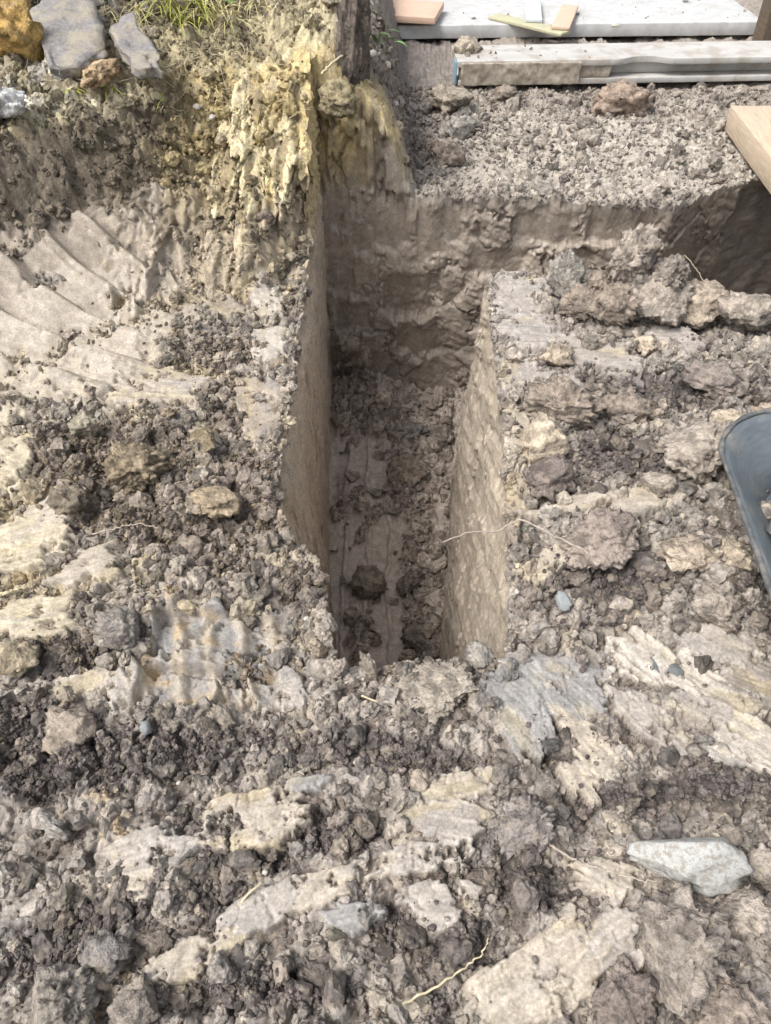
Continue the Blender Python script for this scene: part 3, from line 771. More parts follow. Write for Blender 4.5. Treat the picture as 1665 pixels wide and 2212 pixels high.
cw = cw + (np.array(BROWN) * 0.9 - cw) * (yel * sst(0.1, 0.4, m2 + m1) * 0.7)[..., None]
cw = cw * (1 - 0.22 * rg)[..., None] * (1 - 0.35 * sst(1.1, 1.9, Xw + 0.3 * n1))[..., None]  # right end: shade of the deep, narrow cut painted into the colour
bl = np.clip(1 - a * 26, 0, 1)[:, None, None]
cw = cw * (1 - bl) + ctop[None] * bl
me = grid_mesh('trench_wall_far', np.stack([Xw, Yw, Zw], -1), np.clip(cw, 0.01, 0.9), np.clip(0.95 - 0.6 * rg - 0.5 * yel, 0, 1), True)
tag(link('trench_wall_far', me, M_SOIL), 'grey-brown scraped clay wall at the far end of the trench', None, None, 'structure')

# ------------------------------------------------------------------ trench floor
def floor_surf(x, y):
    n1 = fbm2(x * 5, y * 3, 4, 500); n2 = fbm2(x * 20, y * 12, 4, 504, 0.6)
    g = (x + 0.05 * n1 + 0.006 * n2 + 0.31) / 0.115
    gf, gi = np.modf(g + 50)
    saw = np.where(gf < 0.75, 0.0, 1.0) * (0.6 + 0.4 * hash2(gi, gi * 0, 505))
    saw = saw * sst(0.75, 0.79, gf) * (1 - sst(0.96, 1.0, gf)) * (x < 0.12)
    rgh = sst(-0.12, 0.16, fbm2(x * 4.5 + 4, y * 2.8, 4, 508, 0.6) - 0.22 + 0.36 * sst(0.02, 0.2, x) + 0.36 * sst(2.85, 3.1, y) + 0.2 * (1 - sst(1.5, 1.9, y)))
    c = clodfield(x, y, 510)
    z = -DEPTH + 0.03 * n1 + (1 - rgh) * 0.028 * saw + rgh * (0.04 * c[0] + 0.035 * c[1] + 0.018 * c[2] + 0.007 * c[3] + 0.01 * n2) + 0.003 * n2
    # spoil heaped against the foot of the walls
    z = z + 0.16 * np.exp(-(((x + 0.16) / 0.20) ** 2 + ((y - 3.5) / 0.22) ** 2)) + 0.07 * sst(3.1, 3.5, y) + 0.06 * (1 - sst(1.25, 1.6, y))
    col = np.array((0.385, 0.325, 0.272), np.float32) * np.ones(x.shape + (1,), np.float32)
    col = col + (np.array((0.45, 0.385, 0.33)) - col) * (1 - rgh)[..., None]
    col = col * (0.82 + 0.35 * c[6] * rgh + 0.18 * (1 - rgh) + 0.2 * n2)[..., None]
    purple = sst(0.1, 0.35, n1) * sst(2.2, 2.6, y) * (1 - sst(3.0, 3.2, y)) * 0.5
    col = col + (np.array((0.20, 0.155, 0.155)) - col) * purple[..., None]
    return z, np.clip(col, 0.01, 0.9), 1 - rgh
ys = np.linspace(Y_NEAR - 0.02, 3.78, 430); xs = np.concatenate([np.linspace(-0.46, 0.56, 190)[:-1], np.linspace(0.56, 3.3, 100)])
X, Y = np.meshgrid(xs, ys)
Y = Y + 0.45 * sst(1.3, 2.2, X) * sst(2.9, 3.78, Y)
zf, cf_, wf = floor_surf(X, Y)
me = grid_mesh('trench_floor', np.stack([X, Y, zf], -1), cf_, 0.4 + 0.6 * wf)
tag(link('trench_floor', me, M_SOIL), 'wet grey-brown clay on the bottom of the trench', None, None, 'structure')

# ------------------------------------------------------------------ the land round about
xs = np.concatenate([-np.geomspace(60, 3.36, 26), np.linspace(-3.2, 3.4, 30), np.geomspace(3.58, 60, 26)])
ys = np.concatenate([-np.geomspace(50, 0.5, 22), np.linspace(-0.13, 8.0, 32), np.geomspace(8.38, 80, 26)])
X, Y = np.meshgrid(xs, ys)
Z = hbase(X, Y) - 0.012
n, m = X.shape; idx = np.arange(n * m).reshape(n, m); F = []
cx = (X[:-1, :-1] + X[1:, 1:]) / 2; cy = (Y[:-1, :-1] + Y[1:, 1:]) / 2
hole = ((cx > -3.34) & (cx < 3.5) & (cy > Y_NEAR - 0.2) & (cy < 8.3)) | ((cx > -1.3) & (cx < 1.3) & (cy > -0.1) & (cy < 1.0))
q = np.stack([idx[:-1, :-1], idx[:-1, 1:], idx[1:, 1:], idx[1:, :-1]], -1)[~hole]
keep = (X[:-1, :-1] > 3.3)[~hole]
me = mesh_from('terrain', np.stack([X, Y, Z], -1).reshape(-1, 3), q)
tag(link('terrain', me, M_DISTANT), 'bare earth around the excavation', None, None, 'structure')

# ------------------------------------------------------------------ clods
def ico(sub):
    bm = bmesh.new(); bmesh.ops.create_icosphere(bm, subdivisions=sub, radius=1)
    V = np.array([v.co[:] for v in bm.verts]); F = np.array([[v.index for v in f.verts] for f in bm.faces]); bm.free()
    return V, F
ICO = {k: ico(k) for k in (2, 3, 4, 5)}
def worley3(p, seed):
    p0 = np.floor(p); f1 = np.full(len(p), 9.0); f2 = f1.copy(); idr = np.zeros(len(p))
    for dx in (-1, 0, 1):
        for dy in (-1, 0, 1):
            for dz in (-1, 0, 1):
                a, b, c = p0[:, 0] + dx, p0[:, 1] + dy, p0[:, 2] + dz
                d = np.sqrt((a + _h(a, b, c, seed) - p[:, 0]) ** 2 + (b + _h(a, b, c, seed + 1) - p[:, 1]) ** 2 + (c + _h(a, b, c, seed + 2) - p[:, 2]) ** 2)
                m = d < f1
                f2 = np.where(m, f1, np.minimum(f2, d)); idr = np.where(m, _h(a, b, c, seed + 3), idr); f1 = np.where(m, d, f1)
    return f1, f2, idr
def clod_shape(seed, sub=3, cuts=4, rough=1.0, cutlo=0.62, lumpy=True):
    V, F = ICO[sub]
    rr = np.random.RandomState(seed)
    if lumpy:                                  # several lumps grown together
        r = np.full(len(V), 0.42)
        for k in range(8):
            c = rr.randn(3); c *= rr.uniform(0.15, 0.6) / np.linalg.norm(c); q = rr.uniform(0.34, 0.6)
            bb = V @ c; disc = bb * bb - (c @ c - q * q)
            r = np.maximum(r, np.where(disc > 0, bb + np.sqrt(np.clip(disc, 0, None)), 0))
        r = 0.5 * r / np.percentile(r, 85) + 0.5 * (1 + 0.3 * noise3(V * 1.4 + seed, seed) + 0.2 * noise3(V * 2.9 + seed, seed + 1))
    else:
        r = 1 + rough * (0.26 * noise3(V * 1.3 + seed * 3.1, seed) + 0.16 * noise3(V * 2.9 + seed, seed + 1))
    P = V * r[:, None]
    flatm = np.zeros(len(V))
    for k in range(cuts):                      # flat broken sides
        n = rr.randn(3); n /= np.linalg.norm(n); o = rr.uniform(cutlo, 0.92)
        d = P @ n - o
        if k < 3: flatm = np.maximum(flatm, sst(0.0, 0.04, d))
        P = P - np.clip(d, 0, None)[:, None] * n[None] * 0.97
    if sub >= 3:
        Q = P * np.array([1, 1, 1.5]) + 0.16 * np.stack([noise3(P * 5 + 9, seed), noise3(P * 5 + 19, seed), noise3(P * 5 + 29, seed)], -1)
        f1, f2, i1 = worley3(Q * 2.1 + seed, seed + 10); f = (0.30 * i1 - 0.14) * sst(0.0, 0.10, f2 - f1)
        f1, f2, i2 = worley3(Q * 4.6 + seed, seed + 20); f = f + (0.25 * i2 - 0.10) * sst(0.0, 0.12, f2 - f1)
        if sub >= 4:
            f1, f2, i3 = worley3(Q * 9 + seed, seed + 30); f = f + (0.17 * i3 - 0.05) * sst(0.0, 0.2, f2 - f1)
            f = f + 0.05 * noise3(P * 24 + seed, seed + 4)
        if sub >= 5:
            f1, f2, i4 = worley3(Q * 19 + seed, seed + 40); f = f + (0.09 * i4 - 0.03) * sst(0.0, 0.2, f2 - f1)
        f = f * (1 - 0.75 * flatm)
    else:
        f = 0.16 * noise3(P * 3 + seed, seed + 2)
    P = P + V * (f * rough)[:, None]
    return P, F
CLOD_ME = []
for k in range(12):
    P, F = clod_shape(1000 + k, 4, 8, 1.0, 0.52, lumpy=k % 2 == 0)
    me = mesh_from('clod', P * np.array([1, 0.85, 0.7]), F); me.materials.append(M_CLOD); CLOD_ME.append(me)

rnd = random.Random(7)
def scl(u, v, z=0.0): return (CAM_H - z) / -ray(u, v)[2]
def clod_at(u, v, w, h, color, name='soil_clod', label=None, cat='clod', group=None, me=None, mat=None, rot=None, sink=0.5, seed=None, pos=None, flat=None):
    """a lump whose outline in the picture is about w x h pixels round (u, v)"""
    if pos is None:
        g = on_ground(u, v + 0.22 * h)
    else: g = np.array(pos, float)
    d = ray(u, v); t = g[1] / d[1]
    rx = w * t / 2; rz = h * t / 2 * 0.86 if flat is None else flat * rx
    o = bpy.data.objects.new(name, me or CLOD_ME[rnd.randrange(12)]); COL.objects.link(o)
    o.scale = (rx * 1.05, rx * 1.05, rz * 1.25)
    if rot is None: rot = (rnd.uniform(-.25, .25), rnd.uniform(-.25, .25), rnd.uniform(0, 6.28))
    o.rotation_euler = rot
    o.location = (g[0], g[1], g[2] + rz * (1 - sink) * 0.75)
    o.color = tuple(min(1, q * 1.22) for q in color) + (1,)
    return tag(o, label, cat, group)
def hero_mesh(seed, mat=None, sub=4, cuts=8, rough=1.0, sq=(1, 0.9, 0.8), cutlo=0.52):
    P, F = clod_shape(seed, sub, cuts, rough, cutlo, lumpy=mat is None and seed % 3 == 0)
    me = mesh_from('clod', P * np.array(sq), F); me.materials.append(mat or M_CLOD); return me
G_ = (0.36, 0.31, 0.26); T_ = (0.41, 0.34, 0.265); B_ = (0.29, 0.24, 0.195); C_ = (0.50, 0.42, 0.32); D_ = (0.20, 0.165, 0.145)
HERO = [
    (1165, 945, 112, 112, C_, 'pale speckled clay clod standing near the right edge of the trench'),
    (1182, 1030, 112, 92, D_, 'dark clod with a fresh cut face, just below the pale speckled one'),
    (1492, 962, 150, 130, G_, 'large porous grey clod beside the dark plastic tub'),
    (1582, 915, 92, 76, C_, 'cream clod with a smooth hollow top touching the tub rim'),
    (1215, 868, 150, 110, B_, 'brown lumpy clod above the pale speckled clod'),
    (1600, 680, 110, 100, G_, 'tan clod at the back corner of the block by the dark pit'),
    (1495, 660, 120, 80, T_, 'tan lumpy clod on the back edge above the dark pit'),
    (1395, 740, 60, 50, C_, 'pale angular clod in the middle of the right block'),
    (1206, 772, 62, 70, T_, 'small tan clod with a broken face near the trench edge'),
    (1300, 1150, 150, 95, (0.29, 0.24, 0.205), 'large flat brown clod in the middle of the right block'),
    (1485, 1188, 112, 62, T_, 'flat clod with a pale top left of the tub'),
    (1415, 1042, 72, 72, G_, 'grey clod wedged between flat clods on the right block'),
    (1585, 1195, 76, 62, C_, 'pale rounded clod tucked against the side of the tub'),
    (1540, 1300, 120, 90, G_, 'crusty grey clod at the front of the right block'),
    (1350, 880, 90, 70, B_, 'dark brown crumbly clod in the centre of the right block'),
    (1540, 820, 120, 60, (0.25, 0.21, 0.185), 'broad brown clod at the right side behind the tub'),
    (1130, 1765, 135, 120, (0.255, 0.225, 0.205), 'big grey-brown clod left of the pale stone'),
    (1455, 2010, 240, 220, (0.28, 0.243, 0.208), 'huge crumbly clod below the pale stone'),
    (1590, 1965, 130, 105, G_, 'brown-grey clod right of the huge crumbly one'),
    (1650, 1865, 90, 76, G_, 'clod at the edge of the picture right of the pale stone'),
    (1340, 2140, 150, 110, D_, 'dark clod in the bottom corner below the huge one'),
    (1560, 2140, 160, 120, (0.27, 0.225, 0.19), 'tan-brown clod in the lower right corner'),
    (135, 2140, 165, 150, (0.27, 0.24, 0.205), 'biggest clod in the lower left corner'),
    (300, 2160, 120, 100, (0.27, 0.235, 0.20), 'clod beside the biggest one at the lower left'),
    (235, 2050, 100, 92, (0.245, 0.22, 0.20), 'grey clod above the lower left corner'),
    (480, 2080, 72, 92, (0.30, 0.27, 0.24), 'grey wedge clod stuck on the curved smear'),
    (122, 1772, 74, 92, (0.36, 0.335, 0.30), 'flat pale chip of clay standing in dark crumbs at left'),
    (795, 1432, 46, 110, (0.40, 0.345, 0.28), 'upright flake of clay on the near lip of the trench'),
    (945, 1478, 150, 50, (0.35, 0.305, 0.25), 'flaky light clod on the near lip of the trench'),
    (690, 1400, 62, 66, T_, 'tan clod left of the upright flake'),
    (735, 1440, 60, 56, G_, 'rounded clod just left of the upright flake'),
    (1035, 1410, 60, 50, (0.31, 0.285, 0.25), 'blue-grey lump at the near right corner of the trench'),
    (300, 1003, 132, 92, (0.27, 0.215, 0.145), 'largest brown clod in the heap left of the trench'),
    (440, 952, 72, 62, (0.28, 0.225, 0.14), 'brown clod right of the largest one in the left heap'),
    (465, 1075, 102, 66, (0.36, 0.285, 0.195), 'orange-tinted clod in the left heap'),
    (186, 918, 58, 62, (0.33, 0.295, 0.22), 'grey-yellow clod at the top of the left heap'),
    (80, 1055, 64, 60, (0.37, 0.305, 0.21), 'yellowish clod at the left side of the left heap'),
    (150, 1080, 80, 70, (0.21, 0.175, 0.13), 'dark brown clod at the foot of the left heap'),
    (40, 1420, 90, 80, (0.36, 0.30, 0.21), 'tan clod at the left border beside the track print'),
    (150, 1570, 110, 80, (0.30, 0.25, 0.20), 'cream-brown clod below the smooth slice at left'),
    (270, 1350, 100, 80, (0.24, 0.215, 0.19), 'dark grey clod left of the track print'),
    (975, 215, 96, 66, (0.36, 0.31, 0.245), 'round cracked clod in front of the beam end'),
    (1343, 218, 112, 80, (0.33, 0.255, 0.20), 'layered brown clod lying in front of the beam'),
    (995, 277, 62, 56, (0.37, 0.345, 0.31), 'grey clod below the round cracked one'),
    (1092, 206, 62, 44, B_, 'dark clod half under the beam'),
    (960, 330, 70, 60, B_, 'brown clod at the corner of the cross trench'),
    (575, 470, 36, 36, (0.19, 0.15, 0.125), 'dark round knob of soil stuck on the bank'),
]
for k, (u, v, w, h, c, lab) in enumerate(HERO):
    sq = (1, 0.9, 0.85); fl = None; rot = None
    if 'flake' in lab and 'upright' in lab: sq = (0.55, 0.35, 1.0)
    if 'tallest' in lab: sq = (0.85, 0.8, 1.1)
    if 'chip' in lab: sq = (0.8, 0.35, 0.95)
    if 'flat' in lab and 'chip' not in lab: sq = (1, 0.85, 0.7)
    clod_at(u, v, w, h, c, label=lab, sink=0.05 if ('back' in lab or 'leaning' in lab or 'upright' in lab or 'tallest' in lab) else 0.45, me=hero_mesh(2000 + k, sq=sq, sub=5 if w > 125 else 4), rot=(rnd.uniform(-.2, .2), rnd.uniform(-.2, .2), rnd.uniform(-.4, .4)))

# peeled flakes of wet clay in the trench
def flake_mesh(seed):
    rr = np.random.RandomState(seed); n = 11; V = []
    for sgn in (1, -1):
        for i in range(n):
            for j in range(n):
                a = 2 * math.pi * j / n; q = i / (n - 1)
                rad = q * (0.75 + 0.35 * noise2(np.array([math.cos(a) * 1.6 + seed]), np.array([math.sin(a) * 1.6]), seed)[0] + 0.15 * noise2(np.array([math.cos(a) * 5]), np.array([math.sin(a) * 5 + seed]), seed)[0])
                x = math.cos(a) * rad * 1.25; y = math.sin(a) * rad * 0.8
                z = 0.38 * x * x - 0.2 * y * y + 0.15 * math.sin(3 * x + seed) * q + sgn * 0.045 * (1 - 0.8 * q)
                V.append((x, y, z))
    F = []
    for s_ in range(2):
        b = s_ * n * n
        for i in range(n - 1):
            for j in range(n):
                q = (b + i * n + j, b + i * n + (j + 1) % n, b + (i + 1) * n + (j + 1) % n, b + (i + 1) * n + j)
                F.append(q if s_ else q[::-1])
    e = (n - 1) * n
    for j in range(n): F.append((e + j, e + (j + 1) % n, n * n + e + (j + 1) % n, n * n + e + j))
    me = mesh_from('flake', V, F); me.materials.append(M_CLOD); return me
FLM = [flake_mesh(60 + k) for k in range(6)]
r4 = random.Random(44)
for k in range(46):
    y = r4.uniform(1.5, 3.5); x = r4.uniform(-0.30, 0.02) if r4.random() < 0.65 else r4.uniform(-0.25, 0.30)
    if k < 12: y, x = r4.uniform(3.2, 3.55), r4.uniform(-0.30, -0.02)
    z = floor_surf(np.array([x]), np.array([y]))[0][0]; r = r4.uniform(0.022, 0.06)
    o = bpy.data.objects.new('clay_flake', FLM[k % 6]); COL.objects.link(o)
    o.location = (x, y, z + r * 0.35 + (0.22 * r4.random() if k < 12 else 0)); o.scale = (r, r, r)
    o.rotation_euler = (r4.gauss(0, .5) + (0.9 if k < 12 else 0), r4.gauss(0, .5), r4.uniform(0, 6.28))
    f = r4.uniform(.85, 1.15); o.color = (0.36 * f, 0.305 * f, 0.255 * f, 1)
    tag(o, 'peeled flake of clay leaning in the far left corner of the trench' if k < 12 else 'peeled flake of wet clay on the trench floor, ' + ('near end' if y < 2.1 else 'middle' if y < 2.8 else 'far end') + (' by the left wall' if x < -0.1 else ' by the right wall' if x > 0.1 else ' in the middle line'), 'flake', 'flakes in the far corner' if k < 12 else 'flakes on the trench floor')

# the heap of jagged clods on the back edge of the right block
for k, (u, v, w, h, yy, c, lab) in enumerate([
        (1362, 552, 88, 105, 2.50, G_, 'topmost jagged clod of the heap on the back edge of the right block'),
        (1378, 612, 112, 92, 2.50, (0.31, 0.275, 0.235), 'grey clod with a flat cut face under the topmost clod of the back heap'),
        (1330, 655, 98, 82, 2.40, B_, 'brown clod at the left foot of the back heap'),
        (1425, 652, 104, 88, 2.40, G_, 'clod at the right foot of the back heap'),
        (1302, 618, 70, 66, 2.52, B_, 'small brown clod at the left side of the back heap'),
        (1442, 596, 76, 84, 2.46, (0.27, 0.235, 0.20), 'ragged brown clod at the right side of the back heap'),
        (1225, 600, 78, 92, 2.60, (0.31, 0.285, 0.25), 'knobbly grey clod standing alone left of the back heap'),
        (1258, 655, 80, 56, 2.45, B_, 'low brown clod between knobbly clod and back heap')]):
    d = ray(u, v); t = yy / d[1]
    p = (d[0] * t, yy, CAM_H + d[2] * t)
    clod_at(u, v, w, h, c, label=lab, me=hero_mesh(2200 + k, sq=(1, 0.9, 1.0), sub=5, cuts=5, cutlo=0.62), pos=p, sink=1.0, rot=(rnd.uniform(-.5, .5), rnd.uniform(-.5, .5), rnd.uniform(0, 6)))

# stones and lumps of other stuff
clod_at(1462, 1848, 258, 122, (1, 1, 1), 'pale_stone', 'large pale angular stone lying on the dark crumbs', 'stone',
        me=hero_mesh(3005, M_STONE, 4, 14, 0.4, (1, 0.55, 0.62), 0.42), rot=(0.2, 0.06, -0.12), sink=0.12, flat=0.66)
clod_at(1212, 1305, 46, 44, (1, 1, 1), 'blue_stone', 'small blue-grey stone at the front edge of the right block', 'stone', me=hero_mesh(3016, M_BLUE, 3, 13, 0.8, (1, .75, .7), .45), sink=-0.3)
clod_at(318, 1568, 28, 46, (1, 1, 1), 'grey_stone', 'small smooth grey stone in the dark crumbs below the track print', 'stone', me=hero_mesh(3012, M_BLUE, 3, 7, 0.7), sink=0.6)
clod_at(1455, 1448, 34, 24, (1, 1, 1), 'dark_stone', 'small dark wet stone on the smooth clay at right', 'stone', me=hero_mesh(3013, M_RUB, 3, 8, 0.6), sink=0.3)
clod_at(1410, 1425, 56, 28, (1, 1, 1), 'slate_chip', 'dark blue slate chip pressed into the smooth clay at right', 'stone', me=hero_mesh(3014, M_RUB, 3, 9, 0.6, (1, .6, .4)), sink=0.5, flat=0.3)
clod_at(38, 82, 110, 160, (0.50, 0.33, 0.12), 'orange_lump', 'orange sandy lump at the top left corner of the bank', 'clod', me=hero_mesh(3020, rough=1.2), sink=0.3)
clod_at(215, 158, 86, 62, (0.50, 0.36, 0.22), 'pink_lump', 'orange-pink lump lying in front of the asphalt slabs', 'clod', me=hero_mesh(3021, rough=1.3), sink=0.25)
clod_at(12, 232, 80, 86, (0.72, 0.72, 0.70), 'white_lump', 'white chalky lump at the left border of the bank', 'clod', me=hero_mesh(3022, rough=1.1), sink=0.3)
clod_at(757, 70, 105, 250, (0.15, 0.125, 0.105), 'soil_stack', 'tall dark slab of topsoil split from the bank corner', 'clod', me=hero_mesh(3023, sub=5, rough=0.8, sq=(0.72, 0.7, 1.15), cuts=7, cutlo=0.7), rot=(0.05, 0.04, 0.3), sink=0.95)
clod_at(725, 215, 90, 70, (0.30, 0.25, 0.15), 'soil_clod', 'yellow-brown clod hanging at the bank corner under the topsoil slab', 'clod', me=hero_mesh(3024), sink=0.5)
# clods lying in the trench
for k, (u, v, w, h, c, lab) in enumerate([
        (792, 1252, 80, 66, (0.27, 0.228, 0.185), 'dark knobbly clod on the trench floor beside the left wall'),
        (882, 1252, 58, 52, (0.21, 0.175, 0.145), 'smaller clod on the trench floor right of the knobbly one'),
        (892, 925, 72, 48, (0.235, 0.215, 0.195), 'grey clod at the foot of the far trench wall'),
        (905, 1375, 78, 66, (0.17, 0.145, 0.125), 'dark clod in the trench below the near lip'),
        (950, 940, 60, 44, (0.22, 0.185, 0.155), 'clod in the far right corner of the trench floor'),
        (880, 1020, 90, 60, (0.25, 0.205, 0.165), 'broad clod in the middle of the trench floor'),
        (780, 760, 46, 80, (0.29, 0.24, 0.19), 'folded lump of clay leaning in the far left trench corner'),
        (745, 735, 50, 56, (0.29, 0.24, 0.19), 'peeled lump of clay on the far left trench wall')]):
    d = ray(u, v + 0.2 * h); t = (-DEPTH + 0.03 - CAM_H) / d[2]
    p = d * t; p[2] += CAM_H
    if p[1] > 3.42:
        d = ray(u, v); t = 3.46 / d[1]; p = d * t; p[2] += CAM_H - 0.05
    clod_at(u, v, w, h, c, label=lab, me=hero_mesh(2100 + k), pos=p, rot=(rnd.uniform(-.3, .3), rnd.uniform(-.3, .3), rnd.uniform(0, 6)))

# clods nobody could tell apart, by the place they lie in
def img_uv(p):
    q = np.asarray(p) - np.array([0, 0, CAM_H])
    zc = q[..., 1] * CT - q[..., 2] * ST; yc = q[..., 1] * ST + q[..., 2] * CT
    return 832.5 + FPX * q[..., 0] / zc, 1105.5 - FPX * yc / zc
rs = np.random.RandomState(11)
def scatter(n, x0, x1, y0, y1, test=None, use_d=True, seed=0, lumps=False):
    r2 = np.random.RandomState(seed); out = []
    got = 0
    for _ in range(12):
        x = r2.uniform(x0, x1, n * 2); y = r2.uniform(y0, y1, n * 2)
        k = np.ones(len(x), bool)
        if test is not None: k &= test(x, y)
        x, y = x[k], y[k]
        h, c, w, dn = soil(x, y, lumps)
        k = r2.uniform(0, 1.3, len(x)) < dn if use_d else np.ones(len(x), bool)
        u, v = img_uv(np.stack([x, y, h], -1))
        k &= (u > -60) & (u < 1725) & (v > -40) & (v < 2270)
        out.append(np.stack([x, y, h], -1)[k].tolist() and np.concatenate([np.stack([x, y, h], -1)[k], c[k]], 1))
        out = [o for o in out if len(o)]
        got = sum(len(o) for o in out)
        if got >= n: break
    return np.concatenate(out)[:n]
def off_left(x, y): return x < xl_top(y) - 0.02
def off_right(x, y): return (x > xr_top(y) + 0.02) & (y < y_back(x) - 0.02)
def off_far(x, y): return (y > y_far(x) + 0.03) & (x > 0.12) & (y < 5.2)
ZONES = [
    (62, (-1.1, 1.1, 0.05, 0.9), None, 0.013, 0.034, 'small clay clod lying on the churned ground in the foreground', 'clods in the foreground'),
    (70, (-1.6, -0.3, 0.92, 2.3), off_left, 0.014, 0.038, 'small brown-yellow clod in the crumbled spoil left of the trench', 'clods left of the trench'),
    (88, (0.4, 1.7, 1.0, 2.75), off_right, 0.015, 0.042, 'small grey-brown clod in the spoil on top of the right block', 'clods on the right block'),
    (52, (0.12, 2.2, 3.6, 4.9), off_far, 0.020, 0.05, 'small grey clod on the ground between cross trench and beam', 'clods in front of the beam'),
]
MARKS = [
    [(1462, 1848, 'lying near the pale stone'), (1130, 1765, 'beside the big clod left of the pale stone'), (720, 1905, 'near the long curved smear'), (380, 1500, 'just below the track print'), (130, 2140, 'in the lower left corner'), (1500, 2150, 'in the lower right corner'),
     (880, 1500, 'on the ground before the near lip of the trench'), (1200, 1530, 'on the blue-grey smear right of the trench end'), (1170, 2090, 'around the broad pale smear at the bottom'), (250, 1640, 'in the dark crumbs at left'), (250, 1850, 'left of the curved smear'), (1550, 1600, 'at the right border above the pale stone'), (560, 2120, 'at the bottom edge left of the centre'), (850, 1700, 'in the dark crumbs in the middle')],
    [(300, 1003, 'beside the largest clod of the left heap'), (80, 1055, 'at the left border of the left heap'), (480, 1000, 'between the left heap and the trench'), (590, 1180, 'at the left lip of the trench, near end'), (600, 850, 'at the left lip of the trench, far end'), (200, 1250, 'on the cream smears at left'), (350, 1180, 'below the left heap'), (480, 1300, 'just above the track print'), (90, 1420, 'left of the track print'), (300, 820, 'at the foot of the scooped bank'), (450, 700, 'under the yellow bank')],
    [(1165, 945, 'beside the pale speckled clod'), (1130, 1150, 'at the right lip of the trench, near end'), (1100, 720, 'at the right lip of the trench, far end'), (1300, 640, 'behind the middle of the right block'), (1560, 690, 'at the back right of the block'), (1350, 800, 'in the middle of the right block'), (1540, 850, 'behind the plastic tub'), (1490, 1000, 'left of the plastic tub'), (1300, 1150, 'beside the large flat brown clod'), (1480, 1250, 'left of the tub near the front'), (1250, 1310, 'at the front step of the block'), (1400, 1330, 'at the front of the block below the flat clod')],
    [(975, 215, 'beside the round cracked clod'), (1343, 218, 'near the layered clod'), (960, 360, 'at the corner of the cross trench'), (1150, 380, 'at the edge of the cross trench'), (1400, 400, 'at the edge of the cross trench, further right'), (1550, 330, 'next to the bridging plank'), (1180, 280, 'in the middle of the grey ground'), (1420, 300, 'between layered clod and bridging plank'), (1150, 200, 'just before the beam')],
]
kz = 0
for n, (x0, x1, y0, y1), test, r0, r1, lab, grp in ZONES:
    kz += 1
    S = scatter(n, x0, x1, y0, y1, test, True, 50 + kz)
    for p in S:
        f = rnd.random() ** 2.2; r = r0 + (r1 - r0) * f
        o = bpy.data.objects.new('soil_clod', CLOD_ME[rnd.randrange(12)]); COL.objects.link(o)
        o.scale = (r * rnd.uniform(.9, 1.25), r * rnd.uniform(.9, 1.25), r * rnd.uniform(.8, 1.1))
        o.rotation_euler = (rnd.uniform(-.5, .5), rnd.uniform(-.5, .5), rnd.uniform(0, 6.28))
        o.location = (p[0], p[1], p[2] + r * 0.32)
        base = np.array(p[3:6]); tgt = np.array(rnd.choice((G_, T_, B_, D_, B_, C_ if 'yellow' in lab else G_)))
        o.color = tuple(np.clip(0.4 * base + 0.6 * tgt, 0.02, 0.6) * rnd.uniform(.8, 1.15)) + (1,)
        uu, vv = img_uv(p[:3])
        near = min(MARKS[kz - 1], key=lambda q: (q[0] - uu) ** 2 + (q[1] - vv) ** 2)[2]
        lum = sum(o.color[:3]) / 3; tone = 'dark' if lum < 0.19 else 'pale' if lum > 0.29 else 'grey-brown'
        size = 'tiny' if f < 0.06 else 'small' if f < 0.35 else 'fist-sized'
        tag(o, '%s %s clod %s' % (size, tone, near), 'clod', grp)

# ------------------------------------------------------------------ crumbs: tens of thousands, one mass per place
src = bpy.data.collections.new('crumb_shapes')
for k in range(10):
    P, F = clod_shape(4000 + k, 2, 7, 1.0, 0.5, lumpy=k < 3)
    me = mesh_from('crumb', P * np.array([1, 0.85, 0.75]), F, smooth=False); me.materials.append(M_CRUMB)
    so = bpy.data.objects.new('crumb_shape_%02d' % k, me); src.objects.link(so)
def crumb_nodes(src):
    ng = bpy.data.node_groups.new('crumb_spread', 'GeometryNodeTree')
    ng.interface.new_socket('Geometry', in_out='INPUT', socket_type='NodeSocketGeometry')
    ng.interface.new_socket('Geometry', in_out='OUTPUT', socket_type='NodeSocketGeometry')
    gi = ng.nodes.new('NodeGroupInput'); go = ng.nodes.new('NodeGroupOutput')
    ip = ng.nodes.new('GeometryNodeInstanceOnPoints'); ci = ng.nodes.new('GeometryNodeCollectionInfo')
    ci.inputs['Collection'].default_value = src; ci.inputs['Separate Children'].default_value = True; ci.inputs['Reset Children'].default_value = True
    def na(name, t):
        n = ng.nodes.new('GeometryNodeInputNamedAttribute'); n.data_type = t; n.inputs['Name'].default_value = name; return n.outputs['Attribute']
    er = ng.nodes.new('FunctionNodeEulerToRotation')
    ng.links.new(na('rot', 'FLOAT_VECTOR'), er.inputs[0])
    ng.links.new(gi.outputs[0], ip.inputs['Points']); ng.links.new(ci.outputs[0], ip.inputs['Instance'])
    ip.inputs['Pick Instance'].default_value = True
    ng.links.new(na('vi', 'INT'), ip.inputs['Instance Index']); ng.links.new(er.outputs[0], ip.inputs['Rotation'])
    ng.links.new(na('scl', 'FLOAT_VECTOR'), ip.inputs['Scale']); ng.links.new(ip.outputs[0], go.inputs[0])
    return ng
NG = crumb_nodes(src)
src2 = bpy.data.collections.new('lump_shapes')
for k in range(14):
    P, F = clod_shape(4100 + k, 3, 7, 1.0, 0.5, lumpy=k % 3 == 0)
    me = mesh_from('lump', P * np.array([1, 0.85, 0.75]), F, smooth=False); me.materials.append(M_CRUMB)
    src2.objects.link(bpy.data.objects.new('lump_shape_%02d' % k, me))
NG2 = crumb_nodes(src2)
